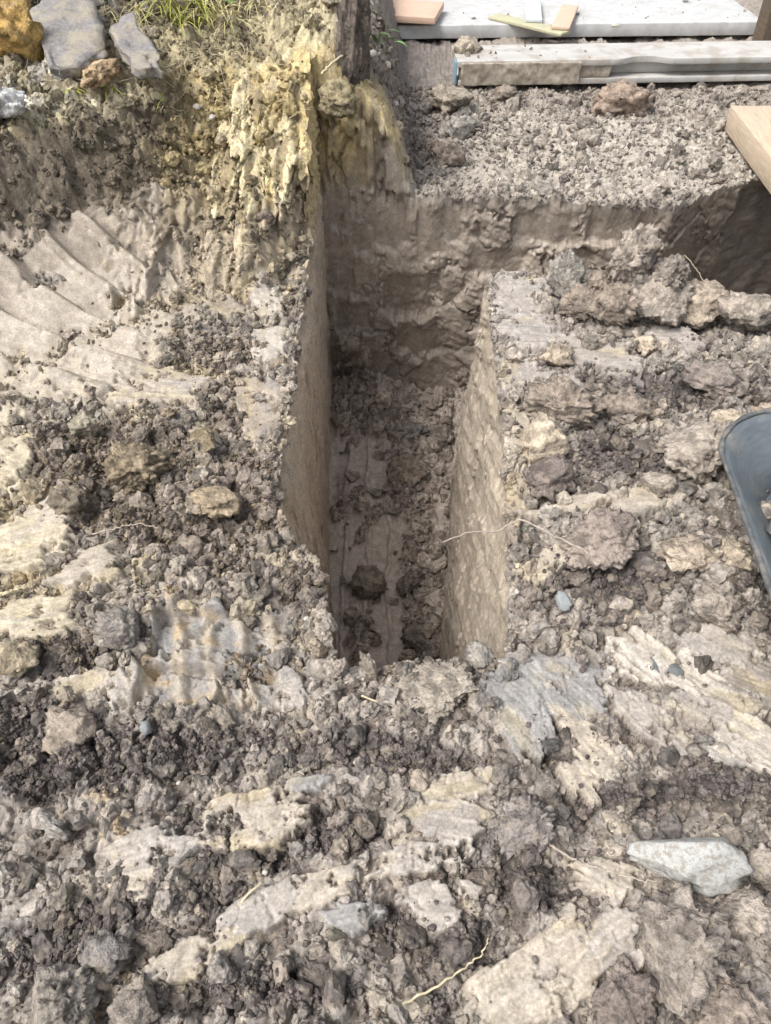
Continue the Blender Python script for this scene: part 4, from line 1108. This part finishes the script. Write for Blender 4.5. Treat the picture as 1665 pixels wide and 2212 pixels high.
def crumbs(name, label, P, C, r, seed, ng=None, sink=0.35):
    n = len(P); r2 = np.random.RandomState(seed)
    me = bpy.data.meshes.new(name); me.vertices.add(n)
    P = P.copy(); P[:, 2] += r * sink
    me.vertices.foreach_set('co', P.astype(np.float32).ravel())
    a = me.attributes.new('rot', 'FLOAT_VECTOR', 'POINT'); a.data.foreach_set('vector', r2.uniform(0, 6.28, (n, 3)).astype(np.float32).ravel())
    s = r[:, None] * r2.uniform(0.75, 1.3, (n, 3))
    a = me.attributes.new('scl', 'FLOAT_VECTOR', 'POINT'); a.data.foreach_set('vector', s.astype(np.float32).ravel())
    a = me.attributes.new('col', 'FLOAT_COLOR', 'POINT'); a.data.foreach_set('color', np.concatenate([C, np.ones((n, 1))], 1).astype(np.float32).ravel())
    a = me.attributes.new('vi', 'INT', 'POINT'); a.data.foreach_set('value', r2.randint(0, 10 if ng is None else 14, n).astype(np.int32))
    me.materials.append(M_CRUMB)
    o = link(name, me); md = o.modifiers.new('spread', 'NODES'); md.node_group = ng or NG
    return tag(o, label, None, None, 'stuff')
CZ = [
    ('soil_crumbs', 'fine soil crumbs over the foreground ground', 17000, (-1.1, 1.1, 0.03, 0.93), None, 0.0022, 0.009, 0.6),
    ('soil_crumbs', 'brown soil crumbs left of the trench', 14000, (-1.75, -0.2, 0.9, 2.6), off_left, 0.0028, 0.011, 0.6),
    ('soil_crumbs', 'grey-brown soil crumbs on top of the right block', 14000, (0.3, 1.9, 0.9, 2.8), off_right, 0.003, 0.012, 0.55),
    ('soil_crumbs', 'grey crumbs and grit in front of the beam', 7000, (0.05, 2.6, 3.55, 5.4), off_far, 0.003, 0.016, 0.4),
    ('soil_crumbs', 'crumbs of soil and small stones on the bank', 6000, (-1.9, 0.25, 2.3, 5.2), lambda x, y: (off_left(x, y) | (y > y_far(x) + 0.03)), 0.004, 0.012, 0.45),
]
for k, (nm, lab, n, bx, test, r0, r1, dk) in enumerate(CZ):
    S = scatter(n, *bx, test, True, 80 + k)
    r2 = np.random.RandomState(90 + k); n = len(S)
    r = r0 + (r1 - r0) * r2.uniform(0, 1, n) ** 3.2
    tint = r2.uniform(0, 1, n)[:, None]
    lum = S[:, 3:6].mean(1, keepdims=True)
    darkc = np.array((0.135, 0.112, 0.102)) if k not in (1, 4) else np.array((0.17, 0.135, 0.09))
    C = np.where(tint < dk, darkc * (0.65 + 0.9 * r2.uniform(0, 1, (n, 1))) * (0.75 + 1.3 * lum), S[:, 3:6] * r2.uniform(.75, 1.15, (n, 1)))
    crumbs(nm, lab, S[:, :3], np.clip(C, 0.02, 0.7), r, 70 + k)
LZ = [
    ('soil_lumps', 'broken clay lumps covering the foreground ground', 3000, (-1.1, 1.1, 0.03, 0.93), None, 0.0055, 0.030),
    ('soil_lumps', 'broken clay lumps on the ground left of the trench', 3200, (-1.75, -0.2, 0.9, 2.6), off_left, 0.0065, 0.032),
    ('soil_lumps', 'broken clay lumps on the right block', 3600, (0.3, 1.9, 0.9, 2.8), off_right, 0.0075, 0.036),
    ('soil_lumps', 'broken lumps of grey soil in front of the beam', 1700, (0.05, 2.6, 3.55, 5.4), off_far, 0.008, 0.055),
    ('soil_lumps', 'broken lumps of soil on the bank', 2600, (-1.9, 0.22, 2.3, 4.9), lambda x, y: (off_left(x, y) | (y > y_far(x) + 0.04)), 0.008, 0.035),
]
for k, (nm, lab, n, bx, test, r0, r1) in enumerate(LZ):
    S = scatter(n, *bx, test, True, 180 + k, True)
    r2 = np.random.RandomState(190 + k); n = len(S)
    r = np.minimum(r0 * r2.uniform(0.0, 1, n) ** (-1 / 1.9), r1)
    C = S[:, 3:6] * r2.uniform(.8, 1.3, (n, 1))
    C = np.where(r2.uniform(0, 1, (n, 1)) < 0.2, C * 0.55, C)
    C = C * np.minimum(1, (0.46 if k == 3 else 0.40) / C.max(1, keepdims=True))
    crumbs(nm, lab, S[:, :3], np.clip(C, 0.03, 0.7), r, 170 + k, NG2, 0.12)
# lumps along the broken lips of the trench
r2 = np.random.RandomState(201); n = 900
y = r2.uniform(0.95, 2.75, n); side = r2.uniform(0, 1, n) < 0.5
x = np.where(side, xl_top(y), xr_top(y)) + np.where(side, -1, 1) * np.abs(r2.normal(0, 0.022, n)) - np.where(side, -1, 1) * 0.004
x2 = r2.uniform(-0.14, 0.33, 260); y2 = Y_NEAR + r2.normal(0, 0.02, 260) - 0.01
x3 = r2.uniform(0.2, 2.0, 380); y3 = y_far(x3) + np.abs(r2.normal(0, 0.03, 380)); x4 = r2.uniform(0.45, 1.8, 300); y4 = y_back(x4) - np.abs(r2.normal(0, 0.03, 300))
x = np.concatenate([x, x2, x3, x4]); y = np.concatenate([y, y2, y3, y4])
kp = ~((x > 0.3) & (x < 0.5) & (y > 1.0) & (y < 2.7) & (r2.uniform(0, 1, len(x)) < 0.65)); x, y = x[kp], y[kp]
h, c, w, dn = soil(x, y); n = len(x)
crumbs('soil_lumps', 'crumbled lumps along the lips of the trench', np.stack([x, y, h], -1), np.clip(c * r2.uniform(.75, 1.25, (n, 1)), .03, .7), np.minimum(0.006 * r2.uniform(0, 1, n) ** (-1 / 2.0), 0.026), 177, NG2, 0.0)
# lumps on the trench floor
r2 = np.random.RandomState(202); n = 2600
y = r2.uniform(1.0, 3.55, n); x = xl_bot(y) + (xr_bot(y) - xl_bot(y)) * r2.uniform(0, 1, n)
z, c, w = floor_surf(x, y); k = r2.uniform(0, 1, n) < (0.85 - w); x, y, z, c = x[k], y[k], z[k], c[k]; n = len(x)
crumbs('soil_lumps', 'broken lumps of wet clay on the trench floor', np.stack([x, y, z], -1), c * r2.uniform(0.7, 1.15, (n, 1)), np.minimum(0.011 * r2.uniform(0, 1, n) ** (-1 / 1.8), 0.055), 178, NG2, 0.1)
# crumbs on the trench floor
r2 = np.random.RandomState(99); n = 5000
y = r2.uniform(1.0, 3.55, n); x = xl_bot(y) + (xr_bot(y) - xl_bot(y)) * r2.uniform(0, 1, n)
z, c, w = floor_surf(x, y); k = r2.uniform(0, 1, n) < (0.8 - w); x, y, z, c = x[k], y[k], z[k], c[k]; n = len(x)
crumbs('soil_crumbs', 'wet clay crumbs on the trench floor', np.stack([x, y, z], -1), c * r2.uniform(0.6, 1.15, (n, 1)), 0.004 + 0.018 * r2.uniform(0, 1, n) ** 3, 71)

# ------------------------------------------------------------------ concrete slab, beam, boards
def placed(o, loc, rot): o.location = loc; o.rotation_euler = rot; return o
# slab
slab_l = at_z(815, 92, 0.0); slab_r = at_z(1640, 82, 0.0)
ang = math.atan2(slab_r[1] - slab_l[1], slab_r[0] - slab_l[0])
L = float(np.linalg.norm(slab_r - slab_l)); D = 3.2
o = from_bm('concrete_slab', rough_box(L, D, 0.085, 0.09, 0.0025, 5, 9.0), M_CONC, None, True)
o.location = ((slab_l[0] + slab_r[0]) / 2 - math.sin(ang) * D / 2, (slab_l[1] + slab_r[1]) / 2 + math.cos(ang) * D / 2, 0.062)
o.rotation_euler = (0, 0, ang)
tag(o, 'pale concrete slab behind the beam at the top of the picture', 'slab')
# beam: flanges above and below a web, its left half caked with concrete
bl_ = at_z(985, 188, 0.02); br_ = at_z(1665, 176, 0.02)
ab = math.atan2(br_[1] - bl_[1], br_[0] - bl_[0]); BL = float(np.linalg.norm(br_ - bl_)) + 0.9
beam = empty('formwork_beam', (bl_[0], bl_[1], 0.0), ab, 'long pale formwork beam with a caked front, lying before the concrete slab', 'beam')
DP = 0.34
def bpart(name, x0, x1, y0, y1, z0, z1, mat, step=0.06, amp=0.0015, seed=1, sc=9.0):
    o = from_bm(name, rough_box(x1 - x0, y1 - y0, z1 - z0, step, amp, seed, sc), mat, beam, True)
    o.location = ((x0 + x1) / 2, (y0 + y1) / 2, (z0 + z1) / 2); return o
tf = bpart('top_flange', 0.0, BL, 0.0, DP, 0.128, 0.165, M_BEAM, 0.03, 0.0006, 21)
# the flange is bitten away above the open part of the web
me = tf.data
for vtx in me.vertices:
    X0 = vtx.co.x + BL / 2; Y0 = vtx.co.y + DP / 2
    bite = 0.055 * math.exp(-((X0 - 1.22) / 0.13) ** 4)
    if Y0 < 0.09: vtx.co.y += bite * (1 - Y0 / 0.09)
bpart('bottom_flange', 0.012, BL - 0.01, 0.006, DP - 0.01, 0.022, 0.056, M_BEAM, 0.05, 0.0005, 22)
bpart('web', 0.03, BL - 0.03, 0.10, 0.16, 0.057, 0.127, M_BEAM, 0.05, 0.001, 23)
bpart('concrete_crust', 0.02, 1.0, 0.010, 0.098, 0.0565, 0.1275, M_CRUST, 0.016, 0.006, 24, 22.0)
bpart('concrete_crust', 0.03, 0.80, -0.012, 0.008, 0.028, 0.155, M_CRUST, 0.012, 0.006, 25, 24.0)
bpart('end_cap', -0.014, -0.001, 0.004, 0.10, 0.03, 0.16, M_BLUEP, 0.03, 0.0005, 26)
for bx in (0.25, 1.9):
    bpart('spacer_block', bx, bx + 0.08, 0.08, DP - 0.04, -0.02, 0.021, M_DARKW, 0.05, 0.001, 27)
clod_at(982, 108, 60, 74, (0.42, 0.36, 0.28), 'soil_clod', 'pale clod caked onto the left end of the beam', 'clod', me=hero_mesh(3040), pos=(bl_[0] + 0.08, bl_[1] + 0.22, 0.12), sink=0.5)
# red-brown smear of rust on the beam is a thin stain
# bits of soil dropped on the slab and the beam
r2 = np.random.RandomState(301); n = 34
xx = np.concatenate([r2.uniform(slab_l[0] + 0.05, slab_r[0] - 0.05, n), np.abs(r2.normal(0, 0.3, 24)) + bl_[0] + 0.05])
yy = np.concatenate([slab_l[1] + 0.08 + np.abs(r2.normal(0, 0.35, n)) + math.tan(ang) * (xx[:n] - slab_l[0]), bl_[1] + r2.uniform(0.02, 0.3, 24) + math.tan(ab) * (xx[n:] - bl_[0])])
zz = np.concatenate([np.full(n, 0.105), np.full(24, 0.166)]); n = len(xx)
crumbs('soil_crumbs', 'crumbs of soil dropped on the slab and the beam', np.stack([xx, yy, zz], -1), np.array((0.27, 0.24, 0.21)) * r2.uniform(.6, 1.5, (n, 1)), 0.004 + 0.016 * r2.uniform(0, 1, n) ** 4, 302, NG2, 0.2)
# plank lying on the slab
def board(name, label, cat, u0, v0, u1, v1, z, wid, th, mat, parent=None, seed=1, lift=0.0):
    a = at_z(u0, v0, z); b = at_z(u1, v1, z); L = float(np.linalg.norm(b - a)); an = math.atan2(b[1] - a[1], b[0] - a[0])
    o = from_bm(name, rough_box(L, wid, th, 0.05, 0.0015, seed, 7.0), mat, parent, True)
    o.location = ((a[0] + b[0]) / 2 - math.sin(an) * wid / 2, (a[1] + b[1]) / 2 + math.cos(an) * wid / 2, z - th / 2 + lift)
    o.rotation_euler = (0, 0, an)
    return tag(o, label, cat)
board('wooden_plank', 'thick pinkish plank resting on the left end of the slab', 'plank', 795, 30, 940, 38, 0.175, 0.45, 0.045, M_WOODP, seed=31)
for bx, vv in ((830, 40), (915, 44)):
    p = at_z(bx, vv, 0.12); o = from_bm('wooden_block', rough_box(0.09, 0.28, 0.024, 0.05, 0.001, 33, 7.0), M_WOODG, None, True)
    o.location = (p[0], p[1] + 0.3, 0.1165); tag(o, 'small wooden block propping up the pinkish plank, %s of the two' % ('left' if bx < 900 else 'right'), 'block', 'blocks under the plank')
# broken pallet piece
pa = at_z(1055, 36, 0.125); pb = at_z(1212, 74, 0.125)
an = math.atan2(pb[1] - pa[1], pb[0] - pa[0]); L = float(np.linalg.norm(pb - pa))
pal = empty('broken_pallet', (pa[0], pa[1], 0.106), an, 'broken pallet corner of three boards lying on the slab', 'pallet')
o = from_bm('bottom_board', rough_box(L, 0.12, 0.022, 0.03, 0.002, 41, 8.0), M_WOODG, pal, True); o.location = (L / 2, 0.06, 0.012)
o = from_bm('cross_board', rough_box(0.12, 0.62, 0.022, 0.03, 0.001, 42, 8.0), M_WOODB, pal, True); o.location = (0.17, 0.33, 0.036); o.rotation_euler = (0, 0, -0.12 - an)
o = from_bm('cross_board', rough_box(0.13, 0.62, 0.022, 0.03, 0.002, 43, 8.0), M_WOODP, pal, True); o.location = (0.46, 0.33, 0.036); o.rotation_euler = (0, 0, -0.28 - an)
# plank bridging the cross trench
a = at_z(1570, 228, 0.13)
o = from_bm('bridging_plank', rough_box(0.42, 2.35, 0.125, 0.07, 0.0015, 51, 6.0), M_WOODY, None, True)
o.location = (a[0] + 0.21 - 0.03, a[1] - 1.175, 0.0675); o.rotation_euler = (0, 0, -0.045)
tag(o, 'thick pale timber plank bridging the cross trench at the right', 'plank')
# dark post behind the beam
p = at_z(1655, 118, 0.0)
o = from_bm('dark_post', rough_box(0.14, 0.14, 0.95, 0.06, 0.006, 61, 7.0), M_DARKW, None, True)
o.location = (p[0] - 0.01, p[1] + 0.12, 0.46); o.rotation_euler = (0.05, -0.10, 0.1)
tag(o, 'dark upright wooden post behind the right end of the beam', 'post')

# ------------------------------------------------------------------ plastic tub with rubble
def rrect(hx, hy, r, n=10):
    pts = []
    for cx, cy, a0 in ((hx - r, hy - r, 0), (-hx + r, hy - r, 90), (-hx + r, -hy + r, 180), (hx - r, -hy + r, 270)):
        for k in range(n + 1):
            a = R(a0 + 90 * k / n); pts.append((cx + r * math.cos(a), cy + r * math.sin(a)))
    return pts
def loft(rings):
    V = []; F = []; n = len(rings[0])
    for r in rings: V += r
    for i in range(len(rings) - 1):
        for k in range(n):
            F.append((i * n + k, i * n + (k + 1) % n, (i + 1) * n + (k + 1) % n, (i + 1) * n + k))
    return V, F
TX, TY = 1.352, 1.11
tub = empty('plastic_tub', (TX, TY, 0.05), R(7), 'dark blue-grey plastic tub holding rubble at the right border', 'tub')
tub.rotation_euler = (0.0, R(-7), R(-4))
def ring(ins, z, wob=0.0):
    hx, hy = 0.40 - ins, 0.52 - ins
    rad = max(0.20 - ins * 0.6, 0.06)
    return [(x * (1 + wob * math.sin(3 * math.atan2(y, x))), y, z) for x, y in rrect(hx, hy, rad, 14)]
V, F = loft([ring(.16, 0), ring(.155, .02), ring(.10, .10), ring(.095, .104), ring(.03, .19), ring(.012, .205), ring(.004, .200), ring(.03, .186), ring(.085, .112), ring(.092, .098), ring(.095, .094), ring(.15, .028), ring(.175, .02)])
n = len(ring(0, 0)); V.append((0, 0, 0.018)); V.append((0, 0, 0.002)); F4 = F
me = bpy.data.meshes.new('body'); me.from_pydata(V, [], F4 + [(12 * n + k, 12 * n + (k + 1) % n, len(V) - 2) for k in range(n)] + [((k + 1) % n, k, len(V) - 1) for k in range(n)]); me.update()
for p in me.polygons: p.use_smooth = True
link('body', me, M_TUB, tub)
# rolled rim
rp = [Vector(p) + Vector((0, 0, 0.002)) for p in ring(0.004, .205)]
V = []; F = []; sg = 8
for i, p in enumerate(rp):
    t = (rp[(i + 1) % n] - rp[i - 1]).normalized(); a = t.cross(Vector((0, 0, 1))).normalized()
    for k in range(sg):
        th = 2 * math.pi * k / sg; rr_ = 0.008 + 0.002 * math.sin(i * 1.7)
        V.append(p + a * rr_ * math.cos(th) + Vector((0, 0, 1)) * rr_ * math.sin(th))
for i in range(n):
    for k in range(sg): F.append((i * sg + k, i * sg + (k + 1) % sg, ((i + 1) % n) * sg + (k + 1) % sg, ((i + 1) % n) * sg + k))
me = bpy.data.meshes.new('rim'); me.from_pydata(V, [], F); me.update()
for p in me.polygons: p.use_smooth = True
link('rim', me, M_RIM, tub)
Mt = Matrix.Translation((TX, TY, 0.05)) @ Matrix.Rotation(R(-4), 4, 'Z') @ Matrix.Rotation(R(-7), 4, 'Y')
RUBM = [hero_mesh(3100 + k, M_RUB, 3, 11, 0.5, (1, .85, .75), .5) for k in range(5)]
PLACE = ['against the far wall', 'in the far corner', 'near the left wall', 'in the middle', 'at the near end', 'on top of the pile', 'at the right side', 'wedged low at the left', 'behind the middle']
r3 = random.Random(5)
for k, (x, y, z, r) in enumerate([(-0.02, 0.28, .11, .12), (-0.20, 0.30, .12, .08), (-0.20, 0.10, .14, .11), (0.02, 0.10, .10, .11), (-0.13, -0.12, .13, .15), (0.12, 0.0, .16, .09), (0.2, -0.1, .08, .1), (-0.19, -0.15, .07, .07), (0.15, 0.28, .09, .1)]):
    o = bpy.data.objects.new('rubble_stone', RUBM[k % 5]); COL.objects.link(o)
    o.location = Mt @ Vector((x, y, z)); o.scale = (r, r, r * 0.8); o.rotation_euler = (r3.uniform(0, 6), r3.uniform(0, 6), r3.uniform(0, 6))
    tag(o, 'grey rubble stone in the plastic tub, ' + PLACE[k], 'stone', 'rubble in the tub')

# ------------------------------------------------------------------ broken asphalt on the bank
def slab_piece(name, label, corners, z, th, tilt, mat, seed):
    P = np.array([at_z(u, v, z)[:2] for u, v in corners]); c = P.mean(0); P = P - c
    bm = bmesh.new()
    top = [bm.verts.new((p[0], p[1], th / 2)) for p in P]
    f = bm.faces.new(top); 
    if f.normal.z < 0: f.normal_flip()
    ex = bmesh.ops.extrude_face_region(bm, geom=[f])
    for v in [g for g in ex['geom'] if isinstance(g, bmesh.types.BMVert)]: v.co.z = -th / 2
    bmesh.ops.recalc_face_normals(bm, faces=bm.faces)
    bmesh.ops.triangulate(bm, faces=bm.faces)
    bmesh.ops.subdivide_edges(bm, edges=bm.edges, cuts=7, use_grid_fill=True)
    V = np.array([v.co[:] for v in bm.verts])
    ed = np.abs(V[:, 2]) / (th / 2)
    nz = noise3(V * 14 + seed, seed); n2 = noise3(V * 45 + seed, seed + 1)
    for v, a, b in zip(bm.verts, nz, n2):
        v.co.z += 0.010 * a + 0.004 * b; v.co.x += 0.016 * b + 0.014 * a; v.co.y += 0.016 * a - 0.012 * b
    o = from_bm(name, bm, mat, None, True)
    g = hbase(np.array([c[0]]), np.array([c[1]]))[0]
    o.location = (c[0], c[1], max(z, g + 0.02)); o.rotation_euler = tilt
    return tag(o, label, 'slab')
slab_piece('asphalt_slab', 'flat grey slab of broken asphalt lying on top of the bank', [(85, 118), (80, 60), (175, 16), (225, 50), (222, 92), (150, 112)], 0.74, 0.05, (0.30, 0.05, 0.06), M_ASPH, 71)
slab_piece('asphalt_slab', 'smaller tilted asphalt slab right of the flat one, half under roots', [(258, 122), (250, 92), (290, 78), (345, 116), (340, 136), (300, 138)], 0.70, 0.045, (0.25, 0.12, 0), M_ASPH, 72)

# ------------------------------------------------------------------ twigs and roots
def twig(label, pts, r0, r1, mat=M_TWIG, name='twig', lift=0.012, seed=0, cat='twig', group=None, wob=0.0015, world=False):
    W = [p if world else (lambda g: (g[0], g[1], g[2] + l))(on_ground(p[0], p[1])) for p in pts for l in [p[2] if len(p) > 2 and not world else lift]]
    P = smooth_path(W, 34, wob, seed); V, F = tube(P, np.linspace(r0, r1, len(P)), 6)
    me = mesh_from(name, V, F); o = link(name, me, mat)
    return tag(o, label, cat, group)
# the twig that sticks out over the trench from the right block
w = [on_ground(1330, 1228), on_ground(1270, 1210), on_ground(1190, 1180), on_ground(1120, 1152)]
w = [np.array(q) + np.array([0, 0, z]) for q, z in zip(w, (0.01, 0.03, 0.045, 0.05))]
y0 = w[-1][1]
for (u, v, yy, ) in ((1070, 1147, y0 + .0), (1010, 1150, y0 - .01), (955, 1170, y0 - 0.03)):
    d = ray(u, v); t = yy / d[1]; w.append(np.array([d[0] * t, yy, CAM_H + d[2] * t]))
twig('bent grey twig sticking out over the trench from the right block', w, 0.0035, 0.0018, world=True, seed=3)
twig('thin root crossing the dark crumbs left of the pale stone', [(1180, 1828), (1240, 1862), (1290, 1880), (1370, 1905), (1420, 1912)], 0.003, 0.0012, seed=4)
twig('long pale root lying on the smear at the bottom', [(870, 2170), (930, 2140), (1000, 2095), (1040, 2060), (1052, 2030)], 0.0028, 0.0012, M_ROOT, 'root', seed=5, cat='root')
twig('straight twig stuck beside the curved smear', [(508, 1962, .0), (545, 1935, .02), (572, 1918, .03)], 0.003, 0.0025, M_ROOT, seed=6, wob=0.0004)
twig('thin brown root over the heap left of the trench', [(200, 1160), (250, 1150), (300, 1142), (345, 1148)], 0.0028, 0.0014, seed=7)
twig('short pale splinter lying below the near lip of the trench', [(782, 1508), (815, 1520), (850, 1534)], 0.0032, 0.001, M_ROOT, 'wood_splinter', seed=8, cat='splinter', wob=0.0002)
twig('thin dark twig by the flaky clod on the near lip', [(815, 1510, .0), (850, 1470, .03)], 0.0018, 0.0014, seed=9)
twig('pale forked stick lodged at the bank corner', [(695, 175, .02), (730, 160, .05), (770, 142, .05)], 0.006, 0.004, M_ROOT, 'stick', seed=10, cat='stick')
twig('thin straw hanging off the back edge of the right block', [(1470, 580, .06), (1500, 612, .05), (1525, 640, .02)], 0.0014, 0.001, M_ROOT, seed=11)
twig('pale twig at the left border below the cream slice', [(0, 1292), (30, 1284), (58, 1276)], 0.006, 0.003, M_ROOT, seed=12)
# tangle of fine roots on the bank
rr = random.Random(21); V = []; F = []
for k in range(260):
    u = rr.gauss(330, 130); v = rr.gauss(85, 50)
    if k % 3 == 0: u, v = rr.uniform(60, 700), rr.uniform(0, 260)
    if v > 280 or u < 0 or u > 780: continue
    g = on_ground(u, max(v, -40))
    p = [np.array(g) + np.array([0, -0.01, 0.01])]
    dirv = np.array([rr.gauss(0, .6), rr.gauss(-.5, .5), rr.gauss(-.3, .7)]); L = rr.uniform(0.04, 0.17)
    for j in range(4):
        dirv = dirv + np.array([rr.gauss(0, .35), rr.gauss(0, .3), rr.gauss(-.12, .35)]); dirv /= np.linalg.norm(dirv)
        q = p[-1] + dirv * L / 4
        q[2] = max(q[2], hbase(np.array([q[0]]), np.array([q[1]]))[0] - 0.005); p.append(q)
    P = smooth_path(p, 9); r0 = rr.uniform(0.0009, 0.0024)
    v_, f_ = tube(P, np.linspace(r0, r0 * 0.4, 9), 4); b0 = len(V); V += list(v_); F += [tuple(i + b0 for i in f) for f in f_]
me = mesh_from('fine_roots', np.array([tuple(v) for v in V]), np.array(F))
tag(link('fine_roots', me, M_ROOT), 'tangle of fine pale roots on the bank', None, None, 'stuff')

# ------------------------------------------------------------------ grass and weeds
def blade_mesh(V, F, base, dirv, L, w, droop, rr):
    side = Vector((dirv[1], -dirv[0], rr.uniform(-.3, .3)));
    if side.length < 1e-3: side = Vector((1, 0, 0))
    side.normalize(); p = Vector(base); d = Vector(dirv).normalized(); b0 = len(V); n = 7
    for i in range(n):
        f = i / (n - 1); ww = w * (1 - f ** 1.6) + 0.0004
        nrm = d.cross(side) * 0.0007
        V += [p + side * ww, p + nrm, p - side * ww]
        p = p + d * (L / (n - 1)); d = (d + Vector((0, 0, -droop)) * (0.6 + f)).normalized()
    for i in range(n - 1):
        for j in range(2):
            a = b0 + i * 3 + j; F.append((a, a + 1, a + 4, a + 3))
def tuft(name, label, u, v, n, L, mat, seed, spread=0.05, w=0.0035, up=0.7, droop=0.22, cat='grass', part='blades'):
    rr = random.Random(seed); g = on_ground(u, v); V = []; F = []
    for k in range(n):
        b = (rr.gauss(0, spread), rr.gauss(0, spread * .6), -0.01)
        d = (rr.gauss(0, .5), rr.gauss(-.8, .35), up + rr.gauss(0, .25))
        blade_mesh(V, F, b, d, L * rr.uniform(.5, 1.2), w * rr.uniform(.6, 1.2), droop * rr.uniform(.4, 1.7), rr)
    me = mesh_from(part, np.array([tuple(x) for x in V]), np.array(F)); o = link(name, me, mat); o.location = g
    return tag(o, label, cat)
tuft('grass_tuft', 'green grass tuft hanging over the top edge of the bank', 375, 8, 34, 0.30, M_GRASS, 1, 0.06, 0.005, 0.45, 0.22)
tuft('dry_grass_tuft', 'straw-yellow grass hanging beside the green tuft', 440, 4, 60, 0.34, M_STRAW, 2, 0.12, 0.003, 0.4, 0.24)
tuft('dry_grass_tuft', 'dry grass above the smaller asphalt slab', 310, 12, 34, 0.24, M_STRAW, 3, 0.10, 0.0025, 0.35, 0.25)
tuft('grass_tuft', 'yellow-green grass clump in the middle of the bank top', 400, 46, 40, 0.24, M_GRASS, 11, 0.06, 0.0042, 0.75, 0.26)
tuft('dry_grass_tuft', 'bleached grass clump just right of the yellow-green one', 465, 40, 46, 0.25, M_STRAW, 12, 0.08, 0.003, 0.7, 0.28)
tuft('dry_grass_tuft', 'loose dry stems at the top of the yellow bank', 530, 6, 26, 0.28, M_STRAW, 4, 0.12, 0.0025, 0.35, 0.25)
tuft('grass_tuft', 'few flattened grass blades in front of the pink lump', 165, 190, 8, 0.11, M_GRASS, 5, 0.03, 0.005, 0.15, 0.12)
tuft('grass_tuft', 'single bluish grass blades on the dark soil of the bank', 240, 180, 4, 0.10, M_GRASS, 6, 0.03, 0.004, 0.1, 0.1)
tuft('grass_tuft', 'thin weed with narrow leaves on the yellow bank', 355, 205, 6, 0.09, M_GRASS, 7, 0.03, 0.003, 0.2, 0.15)
tuft('grass_tuft', 'small green shoot beside the left end of the slab', 812, 85, 7, 0.14, M_LEAF, 8, 0.03, 0.012, 0.5, 0.2, 'plant')
tuft('green_sprig', 'tiny green sprig on the edge of the right block', 1130, 1140, 2, 0.022, M_LEAF, 9, 0.002, 0.0018, 0.8, 0.1, 'plant')
# broad leaves at the top of the bank
def leaf_plant(name, label, u, v, n, size, seed, up=0.35):
    rr = random.Random(seed); g = on_ground(u, v); root = empty(name, g, 0, label, 'plant')
    for k in range(n):
        th = rr.uniform(0, 6.28); V = []; F = []; nl = 8; sz = size * rr.uniform(.7, 1.2)
        for i in range(nl):
            f = i / (nl - 1); ww = 0.38 * sz * math.sin(math.pi * (f * .92 + .04)) ** .8; z = 0.5 * sz * up * math.sin(f * 2.2) - 0.25 * sz * f * f
            V += [(f * sz, ww, z + .12 * ww), (f * sz, 0, z), (f * sz, -ww, z + .12 * ww)]
        for i in range(nl - 1):
            for j in range(2): a = i * 3 + j; F.append((a, a + 1, a + 4, a + 3))
        me = mesh_from('leaf', np.array(V), np.array(F)); o = link('leaf', me, M_LEAF, root); o.rotation_euler = (rr.gauss(0, .3), rr.uniform(-.5, .1), th); o.location = (rr.gauss(0, .02), rr.gauss(0, .02), 0.02 + .01 * k)
    return root
leaf_plant('broadleaf_weed', 'broad green weed leaves above the orange lump', 72, 14, 3, 0.09, 1)
leaf_plant('broadleaf_weed', 'rounded green leaf among the dry grass at the top', 455, 8, 3, 0.10, 2)
# pale pebbles strewn about
pm = hero_mesh(3200, M_PEB, 3, 10, 0.35, (1, .8, .6), .5)
for k, (u, v, w, lab) in enumerate([(840, 470, 0, ''), (1320, 1448, 24, 'white pebble on the blue-grey smear right of the trench'), (975, 1590, 0, ''), (460, 258, 20, 'white pebble on the yellow bank'), (428, 240, 22, 'whitish stone chip on the yellow bank'), (855, 225, 18, 'pale stone on the dark soil by the beam'), (805, 120, 26, 'pale chip on the dark soil beside the slab'),
                                    (1575, 5, 0, ''), (575, 1885, 14, 'tiny yellow pebble in the foreground crumbs'), (1185, 1475, 16, 'tiny white pebble on the smooth grey clay'), (660, 1335, 15, 'tiny white pebble in the track print'), (385, 1690, 12, 'white pebble in the foreground dark crumbs'), (1115, 1280, 14, 'tan pebble on the trench edge of the right block')]):
    if lab: clod_at(u, v, w, w * .8, (1, 1, 1), 'pebble', lab, 'pebble', me=pm, sink=0.2)
p = at_z(1478, 3, 0.11); o = bpy.data.objects.new('pebble', pm); COL.objects.link(o); o.location = (p[0], p[1], 0.125); o.scale = (0.035, 0.03, 0.022); tag(o, 'round stone lying far back on the slab', 'pebble')
p = at_z(1327, 58, 0.11); o = bpy.data.objects.new('pebble', pm); COL.objects.link(o); o.location = (p[0], p[1], 0.12); o.scale = (0.04, 0.03, 0.02); tag(o, 'flat stone chip near the front edge of the slab', 'pebble')
